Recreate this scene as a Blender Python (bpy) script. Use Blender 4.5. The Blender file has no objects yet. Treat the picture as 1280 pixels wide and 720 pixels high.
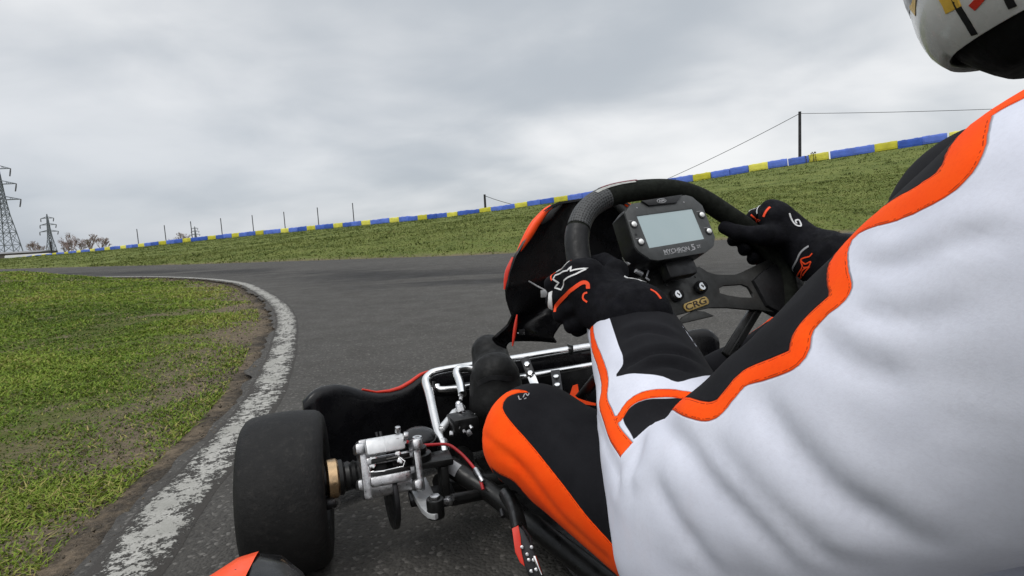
import bpy, bmesh, math, random
import numpy as np
import openvdb as vdb
from mathutils import Vector, Matrix, noise
from mathutils.bvhtree import BVHTree

random.seed(7); rng = np.random.default_rng(7)
SC = bpy.context.scene
COL = SC.collection
R_ = math.radians

# ------------------------------------------------------------------ camera
FPX = 720.0; CAMH = 0.55
PITCH = math.atan(77 / FPX); ROLL = R_(3.2)
CF = Vector((0, math.cos(PITCH), -math.sin(PITCH)))
_r = Vector((1, 0, 0)); _u = Vector((0, math.sin(PITCH), math.cos(PITCH)))
CR = _r * math.cos(ROLL) - _u * math.sin(ROLL)
CU = _u * math.cos(ROLL) + _r * math.sin(ROLL)
CC = Vector((0, 0, CAMH))
cam_d = bpy.data.cameras.new('camera'); cam = bpy.data.objects.new('camera', cam_d); COL.objects.link(cam)
cam_d.sensor_width = 36; cam_d.lens = 36 * FPX / 1280; cam_d.clip_start = 0.01; cam_d.clip_end = 6000
M = Matrix((CR, CU, -CF)).transposed().to_4x4(); M.translation = CC
cam.matrix_world = M
SC.camera = cam

def ray(px, py):
    return CF + CR * ((px - 640) / FPX) + CU * ((360 - py) / FPX)
def P(px, py, d):          # measured point: direction seen in the photo + its real distance
    return CC + ray(px, py) * d
def G(px, py, z=0.0):      # where that direction meets the level z
    v = ray(px, py); return CC + v * ((z - CAMH) / v.z)
def plane_hit(px, py, o, n):
    v = ray(px, py); return CC + v * ((o - CC).dot(n) / v.dot(n))

# ------------------------------------------------------------------ kart frame: f forward, l left, z up
PSI = R_(23)
S0 = Vector((.245, .86, 0)); KF = Vector((-math.sin(PSI), math.cos(PSI), 0)); KL = Vector((-math.cos(PSI), -math.sin(PSI), 0))
ZZ = Vector((0, 0, 1))
def K(f, l, z): return S0 + KF * f + KL * l + ZZ * z
def toK(p): d = p - S0; return (d.dot(KF), d.dot(KL), p.z)

# ------------------------------------------------------------------ materials
def new_mat(name):
    m = bpy.data.materials.new(name); m.use_nodes = True
    nt = m.node_tree; b = nt.nodes['Principled BSDF']
    return m, nt, b
def N(nt, t, **kw):
    n = nt.nodes.new(t)
    for k, v in kw.items():
        if k.startswith('i_'): n.inputs[k[2:].replace('_', ' ')].default_value = v
        else: setattr(n, k, v)
    return n
def mixc(nt, fac, a, b):
    m = nt.nodes.new('ShaderNodeMix'); m.data_type = 'RGBA'
    for s, v in ((0, fac), (6, a), (7, b)):
        if hasattr(v, 'node'): nt.links.new(v, m.inputs[s])
        else: m.inputs[s].default_value = v if s == 0 else (*v, 1)[:4]
    return m.outputs[2]
def math_n(nt, op, a, b=None, c=None, clamp=False):
    m = nt.nodes.new('ShaderNodeMath'); m.operation = op; m.use_clamp = clamp
    for i, v in enumerate((a, b, c)):
        if v is None: continue
        if hasattr(v, 'node'): nt.links.new(v, m.inputs[i])
        else: m.inputs[i].default_value = v
    return m.outputs[0]
def ramp(nt, v, lo, hi, a=0., b=1.):
    m = nt.nodes.new('ShaderNodeMapRange'); m.clamp = True; m.interpolation_type = 'SMOOTHSTEP'
    nt.links.new(v, m.inputs[0])
    for i, x in zip((1, 2, 3, 4), (lo, hi, a, b)): m.inputs[i].default_value = x
    return m.outputs[0]
def noise_n(nt, scale, detail=3, rough=.55, coord='Object', vec=None, dist=0.):
    n = nt.nodes.new('ShaderNodeTexNoise'); n.inputs['Scale'].default_value = scale
    n.inputs['Detail'].default_value = detail; n.inputs['Roughness'].default_value = rough; n.inputs['Distortion'].default_value = dist
    if vec is None:
        tc = nt.nodes.new('ShaderNodeTexCoord'); vec = tc.outputs[coord]
    nt.links.new(vec, n.inputs['Vector'])
    return n.outputs[0]
def geo_pos(nt):
    return nt.nodes.new('ShaderNodeNewGeometry').outputs['Position']
def bump(nt, b, h, dist, strength=1.):
    n = nt.nodes.new('ShaderNodeBump'); n.inputs['Distance'].default_value = dist; n.inputs['Strength'].default_value = strength
    nt.links.new(h, n.inputs['Height']); nt.links.new(n.outputs[0], b.inputs['Normal'])
    return n
def mat(name, col, rough=.5, metal=0., var=.25, scale=30., bmp=0., bscale=None, coat=0., rvar=.12, spec=None, dust=0., dcol=(.11, .095, .075)):
    m, nt, b = new_mat(name)
    pos = geo_pos(nt)
    nz = noise_n(nt, scale, 5, .6, vec=pos)
    c = mixc(nt, ramp(nt, nz, .3, .7), [x * (1 - var) for x in col], [min(1, x * (1 + var)) for x in col])
    if dust:
        dn = noise_n(nt, scale * .6, 6, .7, vec=pos)
        c = mixc(nt, ramp(nt, dn, .5, .78, 0, dust), c, dcol)
    nt.links.new(c, b.inputs['Base Color'])
    nt.links.new(ramp(nt, noise_n(nt, scale * 1.7, 4, .6, vec=pos), .3, .7, max(.02, rough - rvar), min(1, rough + rvar)), b.inputs['Roughness'])
    b.inputs['Metallic'].default_value = metal
    if spec is not None: b.inputs['Specular IOR Level'].default_value = spec
    if coat: b.inputs['Coat Weight'].default_value = coat; b.inputs['Coat Roughness'].default_value = .06
    if bmp: bump(nt, b, noise_n(nt, bscale or scale * 3, 4, .6, vec=pos), bmp)
    return m

ORANGE = (1.0, .085, .008)
MT = {}
MT['black_plastic'] = mat('black_plastic', (.008, .008, .009), .34, var=.3, scale=25, bmp=.0003, bscale=60, dust=.25, dcol=(.03, .028, .025), spec=.3)
MT['black_gloss'] = mat('black_gloss', (.005, .005, .006), .25, var=.2, scale=20, spec=.3, dust=.2, dcol=(.02, .019, .018))
MT['orange_paint'] = mat('orange_paint', (1., .075, .008), .4, var=.08, scale=14, spec=.35)
MT['red_paint'] = mat('red_paint', (.62, .03, .012), .4, var=.15, scale=20)
MT['red_hose'] = mat('red_hose', (.38, .012, .016), .5, var=.15)
MT['chrome'] = mat('chrome', (.80, .80, .80), .16, 1., var=.06, scale=40, rvar=.07, dust=.35, dcol=(.2, .19, .18))
MT['silver'] = mat('silver', (.52, .52, .53), .36, 1., var=.2, scale=90, bmp=.0003, dust=.45, dcol=(.12, .115, .11))
MT['satin'] = mat('satin', (.62, .63, .64), .42, .6, var=.08, scale=60, bmp=.0001, dust=.3, dcol=(.2, .19, .18))
MT['dark_metal'] = mat('dark_metal', (.03, .03, .032), .42, .7, var=.3, scale=60, dust=.3, dcol=(.06, .055, .05))
MT['black_metal'] = mat('black_metal', (.008, .008, .008), .38, .1, var=.3, scale=40, dust=.15, dcol=(.04, .037, .033), spec=.35)
MT['bronze'] = mat('bronze', (.55, .38, .22), .3, 1., var=.2, scale=60)
MT['gold'] = mat('gold', (.46, .32, .11), .42, .5, var=.1, scale=120)
MT['plate'] = mat('plate', (.034, .034, .032), .45, .35, var=.15, scale=80, bmp=.00008, bscale=600)
MT['suede'] = mat('suede', (.010, .0115, .009), .88, var=.35, scale=110, bmp=.0006, bscale=700, spec=.15)
MT['leather'] = mat('leather', (.010, .010, .011), .5, var=.2, scale=90, bmp=.0003, bscale=500, spec=.3)
MT['bezel'] = mat('bezel', (.046, .048, .048), .42, var=.12, scale=100, bmp=.00006, bscale=900)
MT['case'] = mat('case', (.008, .008, .009), .45, var=.2, scale=60)
MT['white_print'] = mat('white_print', (.72, .72, .72), .5, var=.05)
MT['grey_print'] = mat('grey_print', (.34, .34, .35), .5, var=.05)
MT['button'] = mat('button', (.85, .85, .84), .3, .15, var=.05, scale=80)
MT['orange_print'] = mat('orange_print', (1., .075, .012), .6, var=.06, scale=90)
MT['glove'] = mat('glove', (.0055, .0055, .0075), .85, var=.35, scale=60, bmp=.0006, bscale=450, spec=.12)
MT['boot'] = mat('boot', (.006, .006, .006), .62, var=.4, scale=40, bmp=.0008, bscale=160, spec=.25)
MT['dark_brown'] = mat('dark_brown', (.03, .018, .012), .6, var=.2, scale=80)

def perforated():
    m, nt, b = new_mat('perforated_grip')
    uv = nt.nodes.new('ShaderNodeUVMap'); uv.uv_map = 'UVMap'
    v = nt.nodes.new('ShaderNodeTexVoronoi'); v.inputs['Scale'].default_value = 1.0; v.inputs['Randomness'].default_value = 0.25
    mp = nt.nodes.new('ShaderNodeMapping'); mp.inputs['Scale'].default_value = (17, 26, 1)
    nt.links.new(uv.outputs[0], mp.inputs[0]); nt.links.new(mp.outputs[0], v.inputs['Vector'])
    c = mixc(nt, ramp(nt, v.outputs['Distance'], .26, .40), (.003, .003, .003), (.05, .052, .053))
    nt.links.new(c, b.inputs['Base Color']); b.inputs['Roughness'].default_value = .55
    bump(nt, b, v.outputs['Distance'], .0012)
    return m
MT['perforated'] = perforated()

def lcd():
    m, nt, b = new_mat('lcd')
    pos = geo_pos(nt)
    c = mixc(nt, ramp(nt, noise_n(nt, 9, 2, vec=pos), .3, .7), (.36, .455, .475), (.41, .495, .51))
    nt.links.new(c, b.inputs['Base Color']); b.inputs['Roughness'].default_value = .35
    b.inputs['Coat Weight'].default_value = .6; b.inputs['Coat Roughness'].default_value = .12
    return m
MT['lcd'] = lcd()

def tyre_mat():
    m, nt, b = new_mat('tyre_rubber')
    pos = geo_pos(nt)
    c = mixc(nt, ramp(nt, noise_n(nt, 12, 6, .7, vec=pos), .35, .75), (.009, .009, .0093), (.017, .0165, .016))
    c = mixc(nt, ramp(nt, noise_n(nt, 70, 7, .8, vec=pos, dist=.4), .5, .74, 0, .6), c, (.046, .043, .04))
    nt.links.new(c, b.inputs['Base Color']); b.inputs['Roughness'].default_value = .6; b.inputs['Specular IOR Level'].default_value = .22
    bump(nt, b, noise_n(nt, 160, 6, .75, vec=pos), .0016)
    return m
MT['tyre'] = tyre_mat()

# ------------------------------------------------------------------ object helpers
def wmat(o):
    return (wmat(o.parent) @ o.matrix_parent_inverse @ o.matrix_basis) if o.parent else o.matrix_basis.copy()
def link(name, me, parent=None, loc=None):
    o = bpy.data.objects.new(name, me); COL.objects.link(o)
    if loc is not None: o.location = loc
    if parent is not None:
        o.parent = parent
        o.matrix_parent_inverse = wmat(parent).inverted()
    return o
def tag(o, label=None, cat=None, group=None, kind=None):
    if label: o['label'] = label
    if cat: o['category'] = cat
    if group: o['group'] = group
    if kind: o['kind'] = kind
    return o
def empty(name, loc, label, cat, group=None):
    o = link(name, None, None, loc); o.empty_display_size = .1
    return tag(o, label, cat, group)
def basis(x=None, y=None, z=None):
    """3 axes from two given directions"""
    if z is not None and x is not None:
        z = z.normalized(); y = z.cross(x).normalized(); x = y.cross(z)
    elif x is not None and y is not None:
        x = x.normalized(); z = x.cross(y).normalized(); y = z.cross(x)
    else:
        z = z.normalized(); a = Vector((1, 0, 0)) if abs(z.x) < .8 else Vector((0, 1, 0)); y = z.cross(a).normalized(); x = y.cross(z)
    return x, y, z
def catmull(pts, n=8, closed=False):
    pts = [Vector(p) for p in pts]; out = []
    m = len(pts)
    rngi = range(m) if closed else range(m - 1)
    for i in rngi:
        p1 = pts[i]; p2 = pts[(i + 1) % m]
        p0 = pts[i - 1] if (closed or i > 0) else p1 * 2 - p2
        p3 = pts[(i + 2) % m] if (closed or i + 2 < m) else p2 * 2 - p1
        for k in range(n):
            t = k / n
            out.append(.5 * (2 * p1 + (p2 - p0) * t + (2 * p0 - 5 * p1 + 4 * p2 - p3) * t * t + (3 * p1 - p0 - 3 * p2 + p3) * t ** 3))
    if not closed: out.append(pts[-1].copy())
    return out

class MB:
    def __init__(s): s.bm = bmesh.new(); s.uv = None
    def box(s, c, size, ax=None, bev=.0015, seg=2):
        x, y, z = ax or (Vector((1, 0, 0)), Vector((0, 1, 0)), Vector((0, 0, 1)))
        vs = [s.bm.verts.new(c + x * (a * size[0] / 2) + y * (b * size[1] / 2) + z * (d * size[2] / 2)) for a in (-1, 1) for b in (-1, 1) for d in (-1, 1)]
        fs = [s.bm.faces.new([vs[i] for i in q]) for q in ((0, 1, 3, 2), (4, 6, 7, 5), (0, 4, 5, 1), (2, 3, 7, 6), (0, 2, 6, 4), (1, 5, 7, 3))]
        if bev:
            es = list({e for f in fs for e in f.edges})
            bmesh.ops.bevel(s.bm, geom=es, offset=min(bev, min(size) * .45), segments=seg, affect='EDGES', profile=.5)
        return s
    def tube(s, pts, r, n=10, closed=False, cap=True, uvs=False):
        pts = [Vector(p) for p in pts]; m = len(pts)
        rs = r if hasattr(r, '__len__') else [r] * m
        up = None; rings = []
        for i in range(m):
            if closed: t = pts[(i + 1) % m] - pts[i - 1]
            else: t = pts[min(i + 1, m - 1)] - pts[max(i - 1, 0)]
            t.normalize()
            if up is None: up = basis(z=t)[0]
            up = (up - t * up.dot(t)).normalized(); sd = t.cross(up)
            rings.append([s.bm.verts.new(pts[i] + (up * math.cos(a) + sd * math.sin(a)) * rs[i]) for a in [2 * math.pi * k / n for k in range(n)]])
        uvl = s.bm.loops.layers.uv.verify() if uvs else None
        cnt = m if closed else m - 1
        for i in range(cnt):
            A = rings[i]; B = rings[(i + 1) % m]
            for k in range(n):
                f = s.bm.faces.new((A[k], A[(k + 1) % n], B[(k + 1) % n], B[k]))
                if uvl:
                    for lp, (uu, vv) in zip(f.loops, ((i, k), (i, k + 1), (i + 1, k + 1), (i + 1, k))): lp[uvl].uv = (uu / cnt, vv / n)
        if cap and not closed:
            s.bm.faces.new(rings[0][::-1]); s.bm.faces.new(rings[-1])
        return s
    def cyl(s, p0, p1, r0, r1=None, n=20, bev=0):
        r1 = r0 if r1 is None else r1
        p0 = Vector(p0); p1 = Vector(p1)
        if bev:
            d = (p1 - p0).normalized() * bev
            return s.tube([p0, p0 + d * .3, p0 + d, p1 - d, p1 - d * .3, p1], [r0 - bev, r0 - bev * .3, r0, r1, r1 - bev * .3, r1 - bev], n)
        return s.tube([p0, p1], [r0, r1], n)
    def lathe(s, prof, o, axis, n=40, closed=False):
        x, y, z = basis(z=axis); rings = []
        for r, h in prof:
            rings.append([s.bm.verts.new(o + z * h + (x * math.cos(2 * math.pi * k / n) + y * math.sin(2 * math.pi * k / n)) * r) for k in range(n)])
        pairs = list(zip(rings, rings[1:])) + ([(rings[-1], rings[0])] if closed else [])
        for A, B in pairs:
            for k in range(n): s.bm.faces.new((A[k], A[(k + 1) % n], B[(k + 1) % n], B[k]))
        if not closed:
            if prof[0][0] > 1e-5: s.bm.faces.new(rings[0][::-1])
            if prof[-1][0] > 1e-5: s.bm.faces.new(rings[-1])
        return s
    def prism(s, loops, o, u, v, w, thick, bev=0):
        """outline (plus holes) in the u,v plane extruded by thick along w"""
        es = []; 
        for lp in loops:
            vs = [s.bm.verts.new(o + u * a + v * b) for a, b in lp]
            es += [s.bm.edges.new((vs[i], vs[(i + 1) % len(vs)])) for i in range(len(vs))]
        r = bmesh.ops.triangle_fill(s.bm, edges=es, use_beauty=True, use_dissolve=False, normal=w)
        fs = [g for g in r['geom'] if isinstance(g, bmesh.types.BMFace)]
        ex = bmesh.ops.extrude_face_region(s.bm, geom=fs)
        nv = [g for g in ex['geom'] if isinstance(g, bmesh.types.BMVert)]
        bmesh.ops.translate(s.bm, verts=nv, vec=w * thick)
        if bev:
            nvs = set(nv); ee = [e for e in {e for vv in nv for e in vv.link_edges} if all(q in nvs for q in e.verts) and any(abs(f.normal.dot(w)) < .5 for f in e.link_faces)]
            s.bm.normal_update()
            ee = [e for e in {e for vv in nv for e in vv.link_edges} if all(q in nvs for q in e.verts) and len(e.link_faces) == 2 and e.calc_face_angle(0) > 1.]
            bmesh.ops.bevel(s.bm, geom=ee, offset=bev, segments=2, affect='EDGES', profile=.5)
        return s
    def sphere(s, c, r, sc=(1, 1, 1), ax=None, u=20, v=12):
        x, y, z = ax or (Vector((1, 0, 0)), Vector((0, 1, 0)), Vector((0, 0, 1)))
        m = Matrix((x * r * sc[0], y * r * sc[1], z * r * sc[2])).transposed().to_4x4(); m.translation = c
        bmesh.ops.create_uvsphere(s.bm, u_segments=u, v_segments=v, radius=1, matrix=m)
        return s
    def mesh(s, name, m, smooth=40):
        bmesh.ops.recalc_face_normals(s.bm, faces=s.bm.faces)
        me = bpy.data.meshes.new(name); s.bm.to_mesh(me); s.bm.free()
        if me.uv_layers: me.uv_layers[0].name = 'UVMap'
        me.materials.append(m)
        if smooth:
            me.polygons.foreach_set('use_smooth', [True] * len(me.polygons)); me.set_sharp_from_angle(angle=R_(smooth))
        return me
    def build(s, name, m, parent=None, smooth=40):
        return link(name, s.mesh(name, m, smooth), parent)

def np_mesh(name, verts, faces, m, smooth=False):
    """faces: (n,k) int array"""
    me = bpy.data.meshes.new(name)
    verts = np.asarray(verts, np.float32); faces = np.asarray(faces, np.int32)
    me.vertices.add(len(verts)); me.vertices.foreach_set('co', verts.ravel())
    k = faces.shape[1]
    me.loops.add(faces.size); me.loops.foreach_set('vertex_index', faces.ravel())
    me.polygons.add(len(faces)); me.polygons.foreach_set('loop_start', np.arange(0, faces.size, k, dtype=np.int32))
    me.update(calc_edges=True); me.validate()
    me.polygons.foreach_set('use_smooth', [smooth] * len(me.polygons))
    if m: me.materials.append(m)
    return me

# ------------------------------------------------------------------ implicit bodies
def cone_sdf(X, a, b, ra, rb):
    a = np.array(a); b = np.array(b); ba = b - a; L2 = ba @ ba
    t = np.clip(((X - a) @ ba) / L2, 0, 1)
    return np.linalg.norm(X - a - t[..., None] * ba, axis=-1) - (ra + (rb - ra) * t)
def ell_sdf(X, c, r, ax):
    A = np.array([list(v) for v in ax]); q = (X - np.array(c)) @ A.T / np.array(r)
    k = np.linalg.norm(q, axis=-1); return (k - 1) * min(r)
def smin(a, b, k):
    h = np.maximum(k - np.abs(a - b), 0) / k
    return np.minimum(a, b) - h * h * k * .25
def blob(prims, vox, pad=.03):
    """prims: list of (kind, args, k). Returns verts, tris+quads as triangles"""
    lo = np.full(3, 1e9); hi = -lo
    for kd, a, k in prims:
        if kd == 'c':
            for p, r in ((a[0], a[2]), (a[1], a[3])): lo = np.minimum(lo, np.array(p) - r); hi = np.maximum(hi, np.array(p) + r)
        else:
            lo = np.minimum(lo, np.array(a[0]) - max(a[1])); hi = np.maximum(hi, np.array(a[0]) + max(a[1]))
    lo -= pad; hi += pad
    n = np.ceil((hi - lo) / vox).astype(int) + 1
    gx = [lo[i] + vox * np.arange(n[i]) for i in range(3)]
    X = np.stack(np.meshgrid(*gx, indexing='ij'), -1)
    D = sdf_of(prims, X)
    g = vdb.FloatGrid(1.0); g.copyFromArray(D.astype(np.float32))
    r = g.convertToPolygons(isovalue=0.0)
    pts = np.array(r[0], float) * vox + lo
    tris, quads = (r[1], r[2]) if len(r) == 3 else (np.zeros((0, 3), int), r[1])
    return pts, np.array(quads), np.array(tris)
def sdf_of(prims, X):
    D = None
    for kd, a, k in prims:
        d = cone_sdf(X, *a) if kd == 'c' else ell_sdf(X, *a)
        D = d if D is None else (smin(D, d, k) if k > 0 else np.minimum(D, d))
    return D
def blob_mesh(name, prims, vox, m, disp=None, smooth_it=2):
    pts, quads, tris = blob(prims, vox)
    bm = bmesh.new(); vs = [bm.verts.new(p) for p in pts]
    for q in list(quads) + list(tris):
        try: bm.faces.new([vs[i] for i in q])
        except ValueError: pass
    for _ in range(smooth_it): bmesh.ops.smooth_vert(bm, verts=bm.verts, factor=.5, use_axis_x=True, use_axis_y=True, use_axis_z=True)
    bmesh.ops.recalc_face_normals(bm, faces=bm.faces)
    me = bpy.data.meshes.new(name); bm.to_mesh(me); bm.free(); me.materials.append(m)
    me.polygons.foreach_set('use_smooth', [True] * len(me.polygons))
    if disp is not None:
        n = len(me.vertices); co = np.empty(n * 3); me.vertices.foreach_get('co', co); co = co.reshape(-1, 3)
        no = np.empty(n * 3); me.vertices.foreach_get('normal', no); no = no.reshape(-1, 3)
        me.vertices.foreach_set('co', (co + no * disp(co)[:, None]).ravel()); me.update()
    return me
def vnoise(co, s, seed=0):
    return np.array([noise.noise(Vector((x * s + seed, y * s - seed, z * s + 2 * seed))) for x, y, z in co])
def bvh_of(me):
    return BVHTree.FromPolygons([v.co.copy() for v in me.vertices], [tuple(p.vertices) for p in me.polygons])
def cast(bvh, px, py, near=.05, far=1.6):
    """the point of a mesh seen in that direction, or the mesh point closest to that line of sight"""
    v = ray(px, py); vn = v.normalized()
    h = bvh.ray_cast(CC, vn)
    if h[0] is not None: return h[0], h[1]
    best = None
    for k in range(120):
        q = CC + v * (near + (far - near) * k / 119)
        c, n, i, d = bvh.find_nearest(q)
        if best is None or d < best[0]: best = (d, c, n)
    return best[1], best[2]
def ribbon(mb, bvh, pts, width, off=.0006, closed=False, nsub=5, straight=False, taper=False):
    """raised print following a surface through the given 3D surface points"""
    path = []
    if straight:
        m = len(pts)
        for i in range(m if closed else m - 1):
            for k in range(nsub): path.append(pts[i].lerp(pts[(i + 1) % m], k / nsub))
        if not closed: path.append(pts[-1])
    else: path = catmull(pts, nsub, closed)
    prev = None; first = None; m = len(path)
    for i, p in enumerate(path):
        c, n, _, _ = bvh.find_nearest(p)
        a = path[(i - 1) % m] if (closed or i > 0) else p
        b = path[(i + 1) % m] if (closed or i < m - 1) else p
        t = (b - a)
        if t.length < 1e-7: continue
        t.normalize(); sd = n.cross(t).normalized()
        w = width / 2
        if taper and not closed: w *= max(.15, min(1, 4 * min(i, m - 1 - i) / m + .15))
        row = [mb.bm.verts.new(c + n * o + sd * s) for s, o in ((-w, -off), (-w * .9, off), (w * .9, off), (w, -off))]
        if prev:
            for k in range(3): mb.bm.faces.new((prev[k], prev[k + 1], row[k + 1], row[k]))
        prev = row; first = first or row
    if closed and prev:
        for k in range(3): mb.bm.faces.new((prev[k], prev[k + 1], first[k + 1], first[k]))
    return mb
def text_mesh(body, size, extrude, m, o, u, v, shear=0., bold=0., stretch=1.):
    cu = bpy.data.curves.new('t', 'FONT'); cu.body = body; cu.size = size; cu.extrude = extrude; cu.align_x = 'CENTER'; cu.align_y = 'CENTER'; cu.shear = shear; cu.offset = bold
    to = bpy.data.objects.new('t', cu); COL.objects.link(to)
    dg = bpy.context.evaluated_depsgraph_get(); dg.update()
    me = bpy.data.meshes.new_from_object(to.evaluated_get(dg)); bpy.data.objects.remove(to); bpy.data.curves.remove(cu)
    w = u.cross(v)
    mx = Matrix((u * stretch, v, w)).transposed().to_4x4(); mx.translation = o
    me.transform(mx); me.materials.clear(); me.materials.append(m)
    return me

# ================================================================== WORLD AND LIGHT
def build_world():
    w = bpy.data.worlds.new('World'); SC.world = w; w.use_nodes = True
    nt = w.node_tree; bg = nt.nodes['Background']
    sky = nt.nodes.new('ShaderNodeTexSky'); sky.sky_type = 'NISHITA'; sky.sun_disc = False
    sky.sun_elevation = R_(58); sky.sun_rotation = R_(140)
    tc = nt.nodes.new('ShaderNodeTexCoord')
    sp = nt.nodes.new('ShaderNodeSeparateXYZ'); nt.links.new(tc.outputs['Generated'], sp.inputs[0])
    zc = math_n(nt, 'ADD', math_n(nt, 'MAXIMUM', sp.outputs[2], 0.0), .30)
    cb = nt.nodes.new('ShaderNodeCombineXYZ')
    nt.links.new(math_n(nt, 'DIVIDE', sp.outputs[0], zc), cb.inputs[0]); nt.links.new(math_n(nt, 'DIVIDE', sp.outputs[1], zc), cb.inputs[1])
    mp = nt.nodes.new('ShaderNodeMapping'); mp.inputs['Scale'].default_value = (1.15, 1.35, 1); mp.inputs['Location'].default_value = (2.3, .7, 0)
    mp.inputs['Rotation'].default_value = (0, 0, R_(18)); nt.links.new(cb.outputs[0], mp.inputs[0])
    n1 = noise_n(nt, .55, 4, .42, vec=mp.outputs[0], dist=.5)
    n2 = noise_n(nt, 1.7, 5, .5, vec=mp.outputs[0], dist=.3)
    n3 = noise_n(nt, .3, 2, .5, vec=mp.outputs[0])
    s = math_n(nt, 'ADD', math_n(nt, 'MULTIPLY', n1, .62), math_n(nt, 'ADD', math_n(nt, 'MULTIPLY', n2, .21), math_n(nt, 'MULTIPLY', n3, .3)))
    f = ramp(nt, s, .45, .67)
    cl = mixc(nt, f, (4.1, 4.42, 4.78), (7.7, 7.74, 7.8))
    # the cloud deck is brightest overhead, slightly darker and bluer low on the left
    low = ramp(nt, sp.outputs[2], .0, .35, 1, 0)
    left = ramp(nt, sp.outputs[0], -.75, .1, 1, 0)
    cl2 = mixc(nt, math_n(nt, 'MULTIPLY', math_n(nt, 'MULTIPLY', low, left), .62), cl, (3.1, 3.55, 4.2))
    ov = ramp(nt, sp.outputs[2], .42, .95, 1.0, 1.9)
    vm = nt.nodes.new('ShaderNodeVectorMath'); vm.operation = 'SCALE'; nt.links.new(cl2, vm.inputs[0]); nt.links.new(ov, vm.inputs['Scale'])
    c = mixc(nt, .94, sky.outputs[0], vm.outputs[0])
    nt.links.new(c, bg.inputs['Color']); bg.inputs['Strength'].default_value = .1
    ld = bpy.data.lights.new('sun', 'SUN'); lo = bpy.data.objects.new('sun', ld); COL.objects.link(lo)
    ld.energy = 1.0; ld.angle = R_(25); ld.color = (1, .97, .92)
    # high, from behind and to the left of the view
    d = Vector((-math.sin(R_(140)) * math.cos(R_(58)), math.cos(R_(140)) * math.cos(R_(58)), math.sin(R_(58))))
    lo.rotation_euler = d.to_track_quat('Z', 'Y').to_euler(); lo.location = (0, -3, 12)
build_world()
SC.view_settings.view_transform = 'Standard'; SC.view_settings.look = 'None'
SC.view_settings.exposure = 0.3; SC.view_settings.gamma = 1; SC.view_settings.use_curve_mapping = False

# ================================================================== TRACK GEOMETRY (metres, ground plane)
IN_PTS = [(-.2, -6), (-.36, -2), (-.53, -.2), (-.62, .5), (-.68, .92), (-.735, 1.15), (-.775, 1.4), (-.83, 1.7), (-.925, 2.1), (-1.2, 2.95), (-1.68, 4.2), (-2.42, 5.66), (-3.7, 7.75), (-5.4, 9.55), (-7.4, 11.0), (-11, 12.9), (-17, 15.5), (-30, 20)]
OUT_PTS = [(60, 3), (30, 8.5), (16, 11.6), (9, 12.6), (4.37, 12.5), (.04, 11.75), (-2.9, 12.9), (-6.4, 14.6), (-9.5, 16.2), (-14, 19.0), (-24, 24.5), (-40, 32)]
WALL = [(44, 12, 4.4), (30.5, 21, 4.0), (19.0, 29.8, 3.28), (9.2, 35.2, 2.42), (-2.0, 41.8, 1.54), (-11, 47.6, 1.32), (-26.7, 54.6, .92), (-36.6, 58, .52), (-51, 66, .06), (-71, 79, -.52), (-95, 96, -1.2)]
def poly2(pts, n): return np.array([[v.x, v.y] for v in catmull([(a[0], a[1], 0) for a in pts], n)])
INL = poly2(IN_PTS, 14); OUTL = poly2(OUT_PTS, 10)
WL3 = np.array([list(v) for v in catmull(WALL, 14)])
def pdist(Q, L):
    """distance, signed side (+ = left of travel), nearest index parameter"""
    best = np.full(len(Q), 1e9); side = np.zeros(len(Q)); par = np.zeros(len(Q))
    for i in range(len(L) - 1):
        a = L[i, :2]; b = L[i + 1, :2]; d = b - a; l2 = d @ d
        t = np.clip(((Q - a) @ d) / l2, 0, 1); e = Q - a - t[:, None] * d
        dd = np.hypot(e[:, 0], e[:, 1]); m = dd < best
        best[m] = dd[m]; par[m] = i + t[m]
        side[m] = np.sign(d[0] * (Q[m, 1] - a[1]) - d[1] * (Q[m, 0] - a[0]))
    return best, side, par
def terrain(Q):
    Q = np.asarray(Q, float)
    do, so, _ = pdist(Q, OUTL); de = -do * so          # + beyond the outer track edge
    dw, sw, pw = pdist(Q, WL3); 
    zw = np.interp(pw, np.arange(len(WL3)), WL3[:, 2]); beyond = -sw
    di, si, _ = pdist(Q, INL); ins = di * si            # + on the infield
    z = np.full(len(Q), -.015)
    bank = (de > 0)
    s = np.clip(de / np.maximum(de + dw, 1e-6), 0, 1)
    zb = zw * (s ** (.92 + 1.1 * np.clip((-Q[:, 0] - 8) / 22, 0, 1)))
    z = np.where(bank, zb - .015 + .03 * np.clip(de / .5, 0, 1), z)
    past = bank & (beyond > 0)
    fall = np.clip((dw - 2.0) / 16, 0, 1); fall = fall * fall * (3 - 2 * fall)
    z = np.where(past, zw * (1 - fall) + (-2.6) * fall, z)
    hump = .02 * np.clip((ins - .15) / .5, 0, 1) + .10 * np.clip((ins - 1.2) / 2.2, 0, 1) * np.clip((np.hypot(Q[:, 0], Q[:, 1]) - 5) / 5, 0, 1)
    hump = hump + .20 * np.clip((-6.3 - Q[:, 0]) / 3, 0, 1) * np.clip((ins - .1) / .8, 0, 1)
    z = np.where(ins > 0, z + hump, z)
    far = np.hypot(Q[:, 0], Q[:, 1])
    z = np.where(far > 260, -2.6 * np.ones_like(z), z)
    return z, ins, de, np.where(past, dw, -1)
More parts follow.
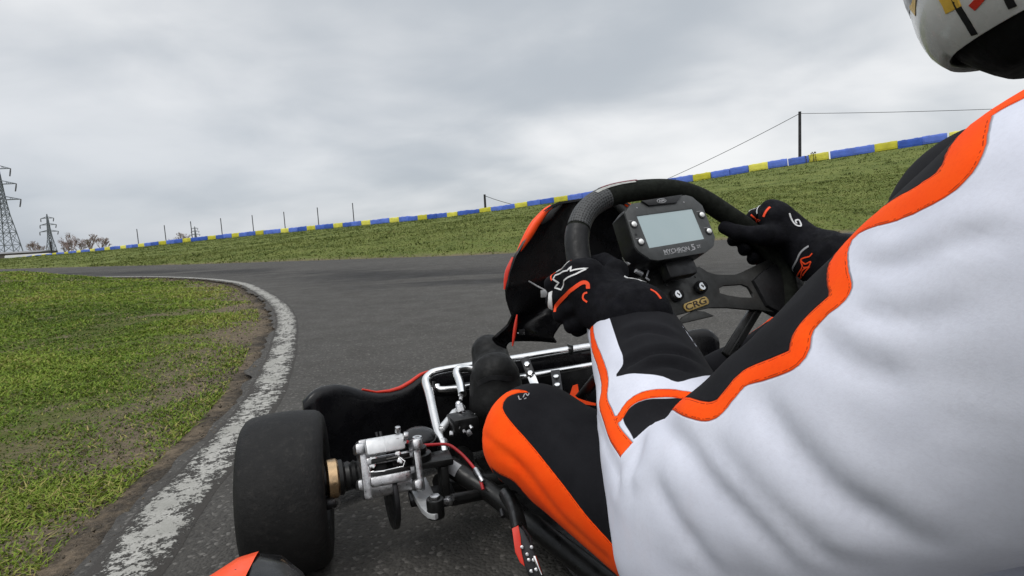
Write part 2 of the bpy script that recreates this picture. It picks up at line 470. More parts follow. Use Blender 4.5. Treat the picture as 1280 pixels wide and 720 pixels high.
def bumps(Q, ins, de):
    o = np.zeros(len(Q)); KN = np.clip(pdist(Q, WL3)[0] / 9, .08, 1) * np.clip((Q[:, 0] + 60) / 40, .25, 1)
    for i, (x, y) in enumerate(Q):
        if ins[i] > .02:
            k = min(1, ins[i] / .6)
            o[i] = k * (.022 * noise.noise(Vector((x * 2.1, y * 2.1, 3))) + .010 * noise.noise(Vector((x * 7, y * 7, 8))))
        elif de[i] > .05:
            k = min(1, de[i] / 1.5) * KN[i]
            o[i] = k * (.09 * noise.noise(Vector((x * .45, y * .45, 1))) + .05 * noise.noise(Vector((x * 1.6, y * 1.6, 5))))
    return o

def ground_material():
    m, nt, b = new_mat('grass_ground')
    pos = geo_pos(nt)
    a1 = nt.nodes.new('ShaderNodeAttribute'); a1.attribute_name = 'infield'
    a2 = nt.nodes.new('ShaderNodeAttribute'); a2.attribute_name = 'bank'
    big = noise_n(nt, .55, 5, .6, vec=pos); mid = noise_n(nt, 3.2, 6, .65, vec=pos); fine = noise_n(nt, 38, 5, .7, vec=pos); vf = noise_n(nt, 160, 3, .7, vec=pos)
    g = mixc(nt, ramp(nt, mid, .3, .7), (.062, .082, .016), (.125, .155, .030))
    g = mixc(nt, ramp(nt, fine, .35, .7), g, (.125, .135, .038))
    g = mixc(nt, ramp(nt, big, .48, .72, 0, .7), g, (.165, .142, .058))
    g = mixc(nt, ramp(nt, vf, .50, .62, 0, .6), g, (.034, .040, .014)); g = mixc(nt, ramp(nt, noise_n(nt, 85, 4, .75, vec=pos), .52, .66, 0, .7), g, (.15, .165, .045))
    dirt = mixc(nt, ramp(nt, fine, .3, .7), (.105, .082, .058), (.215, .168, .118))
    dirt = mixc(nt, ramp(nt, vf, .45, .75, 0, .6), dirt, (.19, .16, .125))
    crumb = mixc(nt, ramp(nt, vf, .3, .7), (.022, .020, .018), (.072, .064, .055))
    # worn margin between the line and the turf
    e = math_n(nt, 'ADD', a1.outputs['Fac'], math_n(nt, 'MULTIPLY', math_n(nt, 'SUBTRACT', mid, .5), .55))
    e = math_n(nt, 'ADD', e, math_n(nt, 'MULTIPLY', math_n(nt, 'SUBTRACT', fine, .5), .22))
    bare = ramp(nt, math_n(nt, 'ADD', mid, math_n(nt, 'MULTIPLY', big, .5)), .72, .90, 0, .85)
    inf = mixc(nt, ramp(nt, e, .26, .80, 1, 0), mixc(nt, bare, g, dirt), dirt)
    inf = mixc(nt, ramp(nt, e, .02, .24, 1, 0), inf, crumb)
    # the bank: duller olive turf with brown thatch and dark divots
    b1 = mixc(nt, ramp(nt, noise_n(nt, 1.1, 6, .65, vec=pos), .3, .7), (.092, .122, .030), (.165, .188, .054))
    b1 = mixc(nt, ramp(nt, noise_n(nt, 6.5, 5, .7, vec=pos), .5, .75, 0, .8), b1, (.175, .15, .065))
    b1 = mixc(nt, ramp(nt, noise_n(nt, 3.0, 5, .7, vec=pos), .60, .70, 0, .85), b1, (.024, .026, .010))
    b1 = mixc(nt, ramp(nt, math_n(nt, 'ADD', a2.outputs['Fac'], math_n(nt, 'MULTIPLY', mid, .6)), .25, .75, 1, 0), b1, dirt)
    isb = math_n(nt, 'GREATER_THAN', a2.outputs['Fac'], 0.001)
    c = mixc(nt, isb, inf, b1)
    nt.links.new(c, b.inputs['Base Color']); b.inputs['Roughness'].default_value = .95; b.inputs['Specular IOR Level'].default_value = .12
    h = math_n(nt, 'ADD', math_n(nt, 'MULTIPLY', fine, .6), math_n(nt, 'MULTIPLY', vf, .4))
    bump(nt, b, h, .02)
    return m

def build_ground():
    na = 520; rad = [0.35]
    while rad[-1] < 3000: rad.append(rad[-1] * (1.028 if rad[-1] < 90 else 1.12))
    ang = []
    # finer in front of the camera, coarse behind
    th = -math.pi
    A = np.concatenate([np.linspace(math.radians(25), math.radians(155), 420), np.linspace(math.radians(155), math.radians(385), 101)[1:-1]])
    rad = np.array(rad); nA = len(A)
    Q = np.stack([np.outer(rad, np.cos(A)), np.outer(rad, np.sin(A))], -1).reshape(-1, 2)
    z, ins, de, past = terrain(Q)
    near = np.hypot(Q[:, 0], Q[:, 1]) < 70
    bz = np.zeros(len(Q)); bz[near] = bumps(Q[near], ins[near], np.where(past[near] >= 0, 0, de[near]))
    V = np.column_stack([Q, z + bz])
    V = np.vstack([V, [[0, 0, -.015]]])
    nr = len(rad); F = []
    i = np.arange(nr - 1)[:, None]; j = np.arange(nA)[None, :]; j2 = (j + 1) % nA
    F = np.stack([i * nA + j, (i + 1) * nA + j, (i + 1) * nA + j2, i * nA + j2], -1).reshape(-1, 4)
    me = np_mesh('ground', V, F, ground_material(), True)
    a = me.attributes.new('infield', 'FLOAT', 'POINT'); a.data.foreach_set('value', np.append(np.where(ins > 0, ins, 0), 0).astype(np.float32))
    a = me.attributes.new('bank', 'FLOAT', 'POINT'); a.data.foreach_set('value', np.append(np.where(de > 0, de, 0), 0).astype(np.float32))
    return tag(link('ground', me), kind='structure')
build_ground()

def asphalt_material():
    m, nt, b = new_mat('asphalt')
    pos = geo_pos(nt)
    big = noise_n(nt, .35, 4, .6, vec=pos); mid = noise_n(nt, 5, 5, .65, vec=pos); fi = noise_n(nt, 90, 4, .7, vec=pos)
    vo = nt.nodes.new('ShaderNodeTexVoronoi'); vo.inputs['Scale'].default_value = 150; nt.links.new(pos, vo.inputs['Vector'])
    c = mixc(nt, ramp(nt, big, .3, .7), (.072, .068, .062), (.098, .093, .085))
    c = mixc(nt, ramp(nt, mid, .3, .75, 0, .45), c, (.058, .054, .049))
    c = mixc(nt, ramp(nt, fi, .3, .7), mixc(nt, .45, c, (.028, .027, .026)), c)
    sep = nt.nodes.new('ShaderNodeSeparateColor'); nt.links.new(vo.outputs['Color'], sep.inputs[0])
    c = mixc(nt, ramp(nt, sep.outputs[0], .86, 1.0, 0, .55), c, (.20, .19, .175))
    c = mixc(nt, ramp(nt, sep.outputs[1], .8, 1.0, 0, .5), c, (.028, .026, .025))
    # rubbered racing line laid down on the outer side of the bend
    at = nt.nodes.new('ShaderNodeAttribute'); at.attribute_name = 'across'
    mpn = nt.nodes.new('ShaderNodeMapping'); mpn.inputs['Scale'].default_value = (.22, .75, 1); mpn.inputs['Rotation'].default_value = (0, 0, R_(-12)); nt.links.new(pos, mpn.inputs[0])
    st = noise_n(nt, 1.0, 5, .6, vec=mpn.outputs[0])
    rub = math_n(nt, 'MULTIPLY', ramp(nt, st, .44, .54), at.outputs['Fac'])
    c = mixc(nt, math_n(nt, 'MULTIPLY', rub, .95), c, (.024, .023, .023))
    nt.links.new(c, b.inputs['Base Color'])
    nt.links.new(ramp(nt, mid, .3, .7, .78, .95), b.inputs['Roughness']); b.inputs['Specular IOR Level'].default_value = .22
    h = math_n(nt, 'ADD', math_n(nt, 'MULTIPLY', fi, .5), math_n(nt, 'MULTIPLY', vo.outputs['Distance'], -.8))
    bump(nt, b, h, .004)
    return m
def resample(L, step):
    d = np.r_[0, np.cumsum(np.hypot(*np.diff(L, axis=0).T))]
    s = np.arange(0, d[-1], step) if not hasattr(step, '__len__') else step
    return np.column_stack([np.interp(s, d, L[:, 0]), np.interp(s, d, L[:, 1])]), s
def offset(L, off):
    t = np.gradient(L, axis=0); t /= np.hypot(t[:, 0], t[:, 1])[:, None]
    return L + np.column_stack([-t[:, 1], t[:, 0]]) * (off[:, None] if hasattr(off, '__len__') else off)
def build_track():
    mA = asphalt_material()
    Li, s = resample(INL, .035)
    rag = np.array([(.095) + .04 * noise.noise(Vector((q * 1.7, 0, 4))) + .035 * noise.noise(Vector((q * 7, 2, 4))) + .012 * noise.noise(Vector((q * 25, 2, 4))) for q in s])
    Li = offset(Li, rag)
    Lo, so = resample(OUTL, .06)
    ro = np.array([.05 * noise.noise(Vector((q * 1.3, 9, 4))) + .03 * noise.noise(Vector((q * 5, 9, 4))) for q in so])
    Lo = offset(Lo, ro)
    loop = np.vstack([Li, Lo[::-1], [[60, -6]]])
    bm = bmesh.new(); vs = [bm.verts.new((x, y, .004)) for x, y in loop]
    es = [bm.edges.new((vs[i], vs[(i + 1) % len(vs)])) for i in range(len(vs))]
    bmesh.ops.triangle_fill(bm, edges=es, use_beauty=False, normal=(0, 0, 1))
    # cross cuts so that the rubbered line can be stored on the surface
    for gx in np.arange(-24, 24, 1.0): bmesh.ops.bisect_plane(bm, geom=bm.verts[:] + bm.edges[:] + bm.faces[:], plane_co=(gx + .013, 0, 0), plane_no=(1, 0, 0))
    for gy in np.arange(0, 24, 1.0): bmesh.ops.bisect_plane(bm, geom=bm.verts[:] + bm.edges[:] + bm.faces[:], plane_co=(0, gy + .017, 0), plane_no=(0, 1, 0))
    bmesh.ops.recalc_face_normals(bm, faces=bm.faces)
    me = bpy.data.meshes.new('track'); bm.to_mesh(me); bm.free(); me.materials.append(mA)
    n = len(me.vertices); co = np.empty(n * 3); me.vertices.foreach_get('co', co); Q = co.reshape(-1, 3)[:, :2]
    do, so_, _ = pdist(Q, OUTL); di, _, _ = pdist(Q, INL)
    fr = di / (di + do + 1e-6); w = np.exp(-((fr - .27) / .15) ** 2) * np.clip((np.hypot(Q[:, 0], Q[:, 1]) - 3.8) / 2.5, 0, 1)
    me.attributes.new('across', 'FLOAT', 'POINT').data.foreach_set('value', w.astype(np.float32))
    tag(link('track', me), kind='structure')
    # painted line
    m, nt, b = new_mat('worn_line_paint'); pos = geo_pos(nt)
    n1 = noise_n(nt, 55, 6, .75, vec=pos); n2 = noise_n(nt, 7, 4, .6, vec=pos); n3 = noise_n(nt, 210, 3, .7, vec=pos)
    at = nt.nodes.new('ShaderNodeAttribute'); at.attribute_name = 'rim'
    wear = math_n(nt, 'ADD', math_n(nt, 'ADD', n1, math_n(nt, 'MULTIPLY', math_n(nt, 'SUBTRACT', n2, .5), .5)), math_n(nt, 'MULTIPLY', at.outputs['Fac'], .26))
    wear = math_n(nt, 'ADD', wear, math_n(nt, 'MULTIPLY', math_n(nt, 'SUBTRACT', n3, .5), .35))
    w2 = ramp(nt, wear, .52, .63)
    c = mixc(nt, ramp(nt, n2, .3, .7), (.30, .295, .27), (.45, .44, .41)); c = mixc(nt, ramp(nt, n3, .4, .7, 0, .5), c, (.23, .22, .20))
    c = mixc(nt, w2, c, (.05, .046, .042)); nt.links.new(c, b.inputs['Base Color']); b.inputs['Roughness'].default_value = .85; b.inputs['Specular IOR Level'].default_value = .2
    bump(nt, b, math_n(nt, 'SUBTRACT', math_n(nt, 'MULTIPLY', n1, .6), w2), .004)
    Lc, s = resample(INL, .05); V = []; F = []; rim = []
    offs = [-.068, -.052, -.02, .02, .052, .068]
    for k, o in enumerate(offs):
        jit = np.array([.006 * noise.noise(Vector((q * 9, k, 1))) for q in s]) if k in (0, 5) else 0
        L = offset(Lc, o + jit); V += [(x, y, .0046 if k in (0, 5) else .008) for x, y in L]; rim += [1.0 if k in (0, 5) else (.35 if k in (1, 4) else 0)] * len(L)
    n = len(s)
    for k in range(5):
        for i in range(n - 1): F.append((k * n + i, k * n + i + 1, (k + 1) * n + i + 1, (k + 1) * n + i))
    F = [f[::-1] for f in F] if False else F
    me = np_mesh('edge_line', V, F, m, True)
    me.attributes.new('rim', 'FLOAT', 'POINT').data.foreach_set('value', np.array(rim, np.float32))
    tag(link('edge_line', me), kind='structure')
build_track()

# ---------------------------------------------------------------- turf blades and crumbs (nobody could count them)
def blade_material(name, cols):
    m, nt, b = new_mat(name)
    a = nt.nodes.new('ShaderNodeAttribute'); a.attribute_name = 'tint'
    cr = nt.nodes.new('ShaderNodeValToRGB'); e = cr.color_ramp.elements
    e[0].position = 0; e[0].color = (*cols[0], 1); e[1].position = 1; e[1].color = (*cols[-1], 1)
    for i, c in enumerate(cols[1:-1]): q = e.new((i + 1) / (len(cols) - 1)); q.color = (*c, 1)
    nt.links.new(a.outputs['Fac'], cr.inputs[0]); nt.links.new(cr.outputs[0], b.inputs['Base Color'])
    b.inputs['Roughness'].default_value = .75; b.inputs['Specular IOR Level'].default_value = .2
    return m
def blades(name, Q, z, hgt, wid, tint, m, lean=.8):
    n = len(Q); a = rng.uniform(0, 2 * np.pi, n); lx = rng.normal(0, lean, (n, 2)) * hgt[:, None]
    dx = np.cos(a) * wid / 2; dy = np.sin(a) * wid / 2
    base = np.column_stack([Q, z - .004])
    v0 = base + np.column_stack([dx, dy, np.zeros(n)]); v1 = base - np.column_stack([dx, dy, np.zeros(n)])
    mid = base + np.column_stack([lx * .35, hgt * .62]); tip = base + np.column_stack([lx, hgt])
    m0 = mid + np.column_stack([dx, dy, np.zeros(n)]) * .7; m1 = mid - np.column_stack([dx, dy, np.zeros(n)]) * .7
    V = np.stack([v0, v1, m0, m1, tip], 1).reshape(-1, 3); i = np.arange(n) * 5
    F = np.concatenate([np.stack([i, i + 1, i + 3], -1), np.stack([i, i + 3, i + 2], -1), np.stack([i + 2, i + 3, i + 4], -1)])
    me = np_mesh(name, V, F, m, False)
    me.attributes.new('tint', 'FLOAT', 'POINT').data.foreach_set('value', np.repeat(tint, 5).astype(np.float32))
    return link(name, me)
def scatter_polar(n, r0, r1, a0, a1, power=1.0):
    u = rng.uniform(0, 1, n); r = (r0 ** (1 - power) + u * (r1 ** (1 - power) - r0 ** (1 - power))) ** (1 / (1 - power)) if power != 1 else r0 * (r1 / r0) ** u
    a = np.radians(rng.uniform(a0, a1, n)); return np.column_stack([r * np.cos(a), r * np.sin(a)])
def build_grass():
    mI = blade_material('turf_blades', [(.038, .066, .011), (.086, .142, .017), (.148, .222, .024), (.225, .275, .044), (.31, .25, .10)])
    Q = scatter_polar(560000, 1.0, 16, 92, 152)
    di, si, _ = pdist(Q, INL); ins = di * si; Q = Q[ins > .17]; ins = ins[ins > .17]
    mk = np.array([noise.noise(Vector((x * 1.6, y * 1.6, 0))) + .6 * noise.noise(Vector((x * 5, y * 5, 2))) for x, y in Q])
    big = np.array([noise.noise(Vector((x * .5, y * .5, 11))) for x, y in Q])
    keep = (mk + .9 * np.clip(ins / .95, 0, 1.25) - .36 + rng.normal(0, .25, len(Q)) + np.where(rng.uniform(0, 1, len(Q)) < .14, .8, 0)) > 0
    Q = Q[keep]; mk = mk[keep]; big = big[keep]; ins = ins[keep]
    z, i2, de, _ = terrain(Q); z = z + bumps(Q, i2, de)
    r = np.hypot(Q[:, 0], Q[:, 1])
    h = rng.uniform(.004, .013, len(Q)) * (1 + .10 * r) * (1 + .5 * np.clip(mk, -.5, .8)); w = rng.uniform(.002, .0036, len(Q)) * (1 + .42 * r)
    t = np.clip(.46 + .30 * mk + .34 * big + rng.normal(0, .15, len(Q)), 0, 1)
    t = np.where(rng.uniform(0, 1, len(Q)) < .06 + .35 * np.clip(.75 - ins, 0, 1), rng.uniform(.8, 1, len(Q)), t)
    tag(blades('grass', Q, z, h, w, t, mI, 1.0), 'short patchy green grass covering the infield beside the white line', 'grass', kind='stuff')
    mB = blade_material('bank_blades', [(.040, .052, .015), (.086, .115, .027), (.142, .172, .042), (.19, .205, .064), (.245, .21, .095)])
    Q = np.column_stack([rng.uniform(-60, 34, 300000), rng.uniform(11, 66, 300000)])
    pr = np.clip(14 / np.hypot(Q[:, 0], Q[:, 1]), 0, 1) ** 1.0; Q = Q[rng.uniform(0, 1, len(Q)) < pr * 1.6]
    Q2 = np.column_stack([rng.uniform(-14, 22, 90000), rng.uniform(11.4, 22, 90000)]); Q = np.vstack([Q, Q2])
    z, ins, de, past = terrain(Q); ok = (de > .02) & (past < 0); Q = Q[ok]; de = de[ok]; ins = ins[ok]; z = z[ok]
    z = z + bumps(Q, ins, de)
    mk = np.array([noise.noise(Vector((x * .9, y * .9, 0))) + .5 * noise.noise(Vector((x * 3.2, y * 3.2, 2))) for x, y in Q])
    kp = (mk + rng.normal(0, .3, len(Q)) + np.clip(de, 0, 1) * .8) > -.05; Q = Q[kp]; mk = mk[kp]; z = z[kp]
    r = np.hypot(Q[:, 0], Q[:, 1])
    h = rng.uniform(.018, .05, len(Q)) * (1 + .5 * np.clip(mk, 0, 1)) * (.6 + .02 * np.minimum(r, 32)); w = rng.uniform(.012, .03, len(Q)) * (.5 + .035 * r)
    t = np.clip(.52 - .22 * mk + rng.normal(0, .12, len(Q)), 0, 1)
    tag(blades('grass', Q, z, h, w, t, mB, 1.3), 'rough olive grass on the bank rising from the track to the barrier', 'grass', kind='stuff')
    # tussocks: dark coarse clumps on the bank
    Q = np.column_stack([rng.uniform(-45, 30, 1500), rng.uniform(12, 58, 1500)])
    z, ins, de, past = terrain(Q); ok = (de > .6) & (past < 0); Q = Q[ok]; m = len(Q)
    Q = np.repeat(Q, 26, 0); sp = np.repeat(rng.uniform(.06, .24, m), 26); Q = Q + np.column_stack([rng.normal(0, 1, len(Q)) * sp * 1.6, rng.normal(0, 1, len(Q)) * sp * .7])
    z, ins, de, past = terrain(Q); z = z + bumps(Q, ins, de)
    ok = (de > .1) & (past < 0); Q = Q[ok]; z = z[ok]
    tag(blades('grass', Q, z, rng.uniform(.03, .085, len(Q)), rng.uniform(.02, .045, len(Q)), rng.uniform(.08, .4, len(Q)), mB, .9), 'dark tufts dotted over the grassy bank', 'grass tufts', kind='stuff')
    # crumbs and small stones
    m = mat('crumbs', (.105, .088, .066), .95, var=.6, scale=300, spec=.1)
    Q, s = resample(INL, np.sort(rng.uniform(4.5, 26, 5200)))
    Q = offset(Q, .045 + np.abs(rng.normal(0, .2, len(Q)))); r = np.hypot(Q[:, 0], Q[:, 1])
    sz = np.abs(rng.normal(0, .0015, len(Q))) * (1 + .22 * r) + .0008
    z, ins, de, _ = terrain(Q); z = np.maximum(z + bumps(Q, ins, de), .003)
    oc = np.array([(1, 0, 0), (0, 1, 0), (-1, 0, 0), (0, -1, 0), (0, 0, 1), (0, 0, -1)], float); of = np.array([(0, 1, 4), (1, 2, 4), (2, 3, 4), (3, 0, 4), (1, 0, 5), (2, 1, 5), (3, 2, 5), (0, 3, 5)])
    V = (np.column_stack([Q, z])[:, None] + oc[None] * sz[:, None, None] * rng.uniform(.6, 1.4, (len(Q), 6, 1))).reshape(-1, 3)
    F = (of[None] + (np.arange(len(Q)) * 6)[:, None, None]).reshape(-1, 3)
    tag(link('gravel', np_mesh('gravel', V, F, m)), 'dirt crumbs and little stones strewn along the worn margin beside the white line', 'gravel', kind='stuff')
build_grass()

# ================================================================== BARRIER, POSTS, CABLES
ORD = ['first', 'second', 'third', 'fourth', 'fifth', 'sixth', 'seventh', 'eighth', 'ninth', 'tenth', 'eleventh', 'twelfth', 'thirteenth', 'fourteenth', 'fifteenth', 'sixteenth', 'seventeenth', 'eighteenth', 'nineteenth', 'twentieth']
ORD += ['twenty-' + o for o in ORD[:9]] + ['thirtieth'] + ['thirty-' + o for o in ORD[:9]] + ['fortieth']
def arc(L3):
    return np.r_[0, np.cumsum(np.linalg.norm(np.diff(L3[:, :2], axis=0), axis=1))]
WA = arc(WL3)
def wall_at(s): return Vector([np.interp(s, WA, WL3[:, i]) for i in range(3)])
def wall_s_of_px(px):
    best = None
    for s in np.arange(0, WA[-1], .05):
        p = wall_at(s) - CC; x = 640 + FPX * p.dot(CR) / p.dot(CF)
        if best is None or abs(x - px) < best[0]: best = (abs(x - px), s)
    return best[1]
S_TALL = wall_s_of_px(998); S_SHORT = wall_s_of_px(602)
def build_barrier():
    def rnd(m):
        nt = m.node_tree; b = nt.nodes['Principled BSDF']; src = b.inputs['Base Color'].links[0].from_socket
        oi = nt.nodes.new('ShaderNodeObjectInfo'); hs = nt.nodes.new('ShaderNodeHueSaturation')
        nt.links.new(ramp(nt, oi.outputs['Random'], 0, 1, .82, 1.15), hs.inputs['Value']); nt.links.new(ramp(nt, oi.outputs['Random'], 0, 1, 1.0, .9), hs.inputs['Saturation'])
        nt.links.new(src, hs.inputs['Color']); nt.links.new(hs.outputs[0], b.inputs['Base Color']); return m
    mb_ = mat('barrier_blue', (.038, .115, .56), .5, var=.16, scale=2.2, dust=.35, dcol=(.10, .12, .2))
    my_ = mat('barrier_yellow', (.66, .61, .035), .5, var=.14, scale=2.2, dust=.35, dcol=(.25, .24, .1))
    rnd(mb_); rnd(my_)
    def proto(m):
        mb = MB(); mb.box(Vector((0, 0, .2)), (.996, .34, .40), bev=.03, seg=2)
        mb.box(Vector((0, -.172, .2)), (.80, .012, .22), bev=.004, seg=1)
        for x in (-.26, .26): mb.box(Vector((x, 0, .405)), (.16, .12, .03), bev=.008, seg=1)
        return mb.mesh('barrier_block', m)
    pm = {'y': proto(my_), 'b': proto(mb_)}
    s_y = wall_s_of_px(1108)       # a yellow block sits here
    base = {}
    k0 = -int(s_y) + 1; k1 = int(WA[-1] - s_y) - 1
    k_t = S_TALL - s_y; ys = [k for k in range(k0, k1) if k % 3 == 0]
    yl = [k for k in ys if k > k_t]; yr = [k for k in ys if k <= k_t][::-1]
    for k in range(k0, k1):
        s = s_y + k; p = wall_at(s); t = (wall_at(s + .5) - wall_at(s - .5)).normalized()
        px = (p - CC); x = 640 + FPX * px.dot(CR) / px.dot(CF) if px.dot(CF) > 0 else 9999
        if not (-25 < x < 1300): continue
        c = 'y' if k % 3 == 0 else 'b'
        tone = 'yellow' if c == 'y' else 'blue'
        if c == 'y':
            lab = f'{ORD[yl.index(k)]} yellow barrier block left of the tall cable pole' if k in yl else f'{ORD[yr.index(k)]} yellow barrier block right of the tall cable pole'
        else:
            half = 'right-hand' if k % 3 == 1 else 'left-hand'
            a = (k // 3) * 3; b = a + 3     # the yellow to the right / left of the pair
            if a in yl: lab = f'{half} blue block of the pair left of the {ORD[yl.index(a)]} yellow left of the tall pole'
            elif b in yr: lab = f'{half} blue block of the pair right of the {ORD[yr.index(b)]} yellow right of the tall pole'
            else: lab = f'{half} blue block of the pair at the foot of the tall cable pole'
        o = bpy.data.objects.new('barrier_block', pm[c]); COL.objects.link(o)
        o.location = p + Vector((0, 0, random.uniform(-.03, .012)))
        xax = -t; zax = Vector((0, 0, 1)); yax = zax.cross(Vector((xax.x, xax.y, 0)).normalized()); xax = Vector((xax.x, xax.y, 0)).normalized()
        slope = math.atan2(-t.z, math.hypot(t.x, t.y))
        o.location += Vector((random.uniform(-.03, .03), random.uniform(-.05, .05), 0))
        o.rotation_euler = (random.uniform(-.04, .04), -slope + random.uniform(-.012, .012), math.atan2(xax.y, xax.x) + random.uniform(-.02, .02))
        tag(o, lab, 'barrier', 'blue and yellow barrier blocks along the top of the bank')
build_barrier()

def post_from_px(name, px, back, hgt, r, m):
    """a post standing 'back' metres behind the barrier"""
    s = wall_s_of_px(px); p = wall_at(s); t = (wall_at(s + .5) - wall_at(s - .5)).normalized()
    nrm = Vector((t.y, -t.x, 0)).normalized()
    if nrm.dot(p - CC) < 0: nrm = -nrm
    b = p + nrm * back
    zg = terrain(np.array([[b.x, b.y]]))[0][0]
    b.z = zg - .05
    o = MB().cyl(Vector((0, 0, 0)), Vector((0, 0, hgt)), r, r * .9, 8).build(name, m); o.location = b
    return o
MT['post_dark'] = mat('post_dark', (.022, .021, .024), .8, var=.3, scale=6)
MT['post_grey'] = mat('post_grey', (.085, .085, .095), .8, var=.3, scale=6)
MT['cable'] = mat('cable', (.05, .05, .055), .7)
px_posts = [437, 393, 351, 311, 272, 235, 201, 166]
nm = ['tallest, nearest', 'second', 'third', 'fourth', 'fifth', 'sixth', 'seventh', 'eighth and farthest']
for i, (px, top) in enumerate(zip(px_posts, [22.5, 21, 19.5, 19, 19, 19, 18, 17])):
    o = post_from_px('fence_post', px - 2, .8, 1.0, .045, MT['post_grey'])
    d = (o.location - CC).dot(CF); o.scale.z = (top + 6.2) / FPX * d + .1
    tag(o, f'thin bare fence post behind the barrier, {ORD[i]} to the left of the short cable post', 'fence post', 'thin fence posts behind the barrier')
tall = post_from_px('cable_pole', 999, .5, 2.9, .085, MT['post_dark'])
tag(tall, 'tall dark pole behind the barrier carrying two long cables', 'pole')
short = post_from_px('cable_post', 602, .5, 1.45, .085, MT['post_dark'])
tag(short, 'short dark post behind the barrier with one cable running right', 'post')
def sag(a, b, k, n=24): return [a.lerp(b, i / n) - Vector((0, 0, 4 * k * (i / n) * (1 - i / n))) for i in range(n + 1)]
tt = tall.location + Vector((0, 0, 2.8)); st = short.location + Vector((0, 0, 1.36))
low = P(815, 232, 39.0); low2 = P(695, 262, 41.5)
c = MB().tube(sag(tt, low, .12), .016, 6).build('cable', MT['cable'])
tag(c, 'thin dark cable dropping left from the tall pole to behind the steering wheel', 'cable')
far_r = P(1420, 128, 27)
c = MB().tube(sag(tt, far_r, .1), .014, 6).build('cable', MT['cable'])
tag(c, 'thin dark cable running right from the tall pole over the driver', 'cable')
c = MB().tube(sag(st, low2, .25), .022, 6).build('cable', MT['cable'])
tag(c, 'thin dark cable drooping right from the short post', 'cable')

# weeds at the foot of the barrier
def weed(px, back, n, h, lab):
    s = wall_s_of_px(px); p = wall_at(s); mb = MB()
    for i in range(n):
        a = random.uniform(0, 6.28); l = h * random.uniform(.6, 1)
        b0 = Vector((random.uniform(-.12, .12), random.uniform(-.05, .05), 0)); tip = b0 + Vector((math.cos(a) * .25 * l, math.sin(a) * .2 * l, l))
        mb.tube([b0, b0.lerp(tip, .5) + Vector((0, 0, .05)), tip], [.012, .009, .004], 4)
        mb.box(tip, (.05, .03, .06), bev=.0)
    o = mb.build('weed', MT['weed'], smooth=0); o.location = p + Vector((.02, back, 0)); tag(o, lab, 'weed', 'dry weeds by the barrier')
MT['weed'] = mat('weed', (.09, .075, .04), .9, var=.3, scale=20)
weed(1004, -.32, 4, .55, 'dry weed stalks just right of the tall pole foot'); weed(1014, -.32, 5, .7, 'tallest dry weed in front of the yellow block beside the tall pole')

# ================================================================== PYLONS
MT['pylon'] = mat('pylon', (.15, .165, .19), .7, .1, var=.15, scale=.2)
MT['insul'] = mat('insul', (.05, .05, .055), .5)
def pylon(px, py, d, H, lab, heading, lw, arms=True, armw=1.0, zb=None):
    b = P(px, py, d); root = empty('pylon', b, lab, 'pylon', 'electricity pylons'); root.rotation_euler.z = heading
    # legs taper: (height, half width)
    prof = [(0, .088), (.30, .056), (.45, .036), (.62, .024), (.86, .013), (1, .003)]
    prof = [(h * H, w * H) for h, w in prof]
    def hw(z): return np.interp(z, [p[0] for p in prof], [p[1] for p in prof])
    mb = MB()
    lv = [0]; 
    while lv[-1] < H * .93: lv.append(lv[-1] + max(H * .03, hw(lv[-1]) * 1.7))
    lv[-1] = H
    cs = [(-1, -1), (1, -1), (1, 1), (-1, 1)]
    for a, b2 in zip(lv, lv[1:]):
        for i in range(4):
            (x, y), (x2, y2) = cs[i], cs[(i + 1) % 4]
            wa, wb = hw(a), hw(b2)
            mb.tube([Vector((x * wa, y * wa, a)), Vector((x * wb, y * wb, b2))], lw, 4)
            mb.tube([Vector((x * wa, y * wa, a)), Vector((x2 * wb, y2 * wb, b2))], lw * .55, 4)
            mb.tube([Vector((x2 * wa, y2 * wa, a)), Vector((x * wb, y * wb, b2))], lw * .55, 4)
            mb.tube([Vector((x * wb, y * wb, b2)), Vector((x2 * wb, y2 * wb, b2))], lw * .6, 4)
    mb.build('tower_frame', MT['pylon'], None, smooth=0)
    fr = COL.objects[-1]; 
    fr.parent = root
    for k, (hz, al) in enumerate(((.60, .165), (.755, .145), (.905, .115))):
        z = hz * H; L = al * H * armw; w = hw(z); mb = MB()
        for sx in (-1, 1):
            tip = Vector((sx * L, 0, z))
            for y in (-w, w):
                mb.tube([Vector((sx * w, y, z)), tip], lw * .8, 4); mb.tube([Vector((sx * w, y, z + .035 * H)), tip], lw * .7, 4)
            for q in (.3, .6): 
                p0 = Vector((sx * (w + (L - w) * q), w * (1 - q), z)); p1 = p0 + Vector((0, 0, .035 * H * (1 - q)))
                mb.tube([p0, p1], lw * .5, 4); mb.tube([p1, Vector((sx * (w + (L - w) * (q + .28)), 0, z))], lw * .5, 4)
        a = mb.build('crossarm', MT['pylon'], None, smooth=0); a.parent = root
        for sx in (-1, 1):
            i_ = MB().tube([Vector((sx * L, 0, z)), Vector((sx * L * .985, -.6, z - .04 * H)), Vector((sx * L * .95, -1.0, z - .078 * H))], [lw * 1.2, lw * 1.5, lw * 1.3], 6).build('insulator', MT['insul'], None); i_.parent = root
    return root
pylon(13, 325, 290, 50, 'large lattice electricity pylon cut by the left edge', R_(14), .24)
pylon(66, 322, 560, 42, 'mid-sized lattice pylon to the right of the largest pylon', R_(10), .32, armw=1.15)
pylon(246, 308, 900, 31, 'small distant pylon with only its top above the barrier', R_(5), .34, armw=1.3)

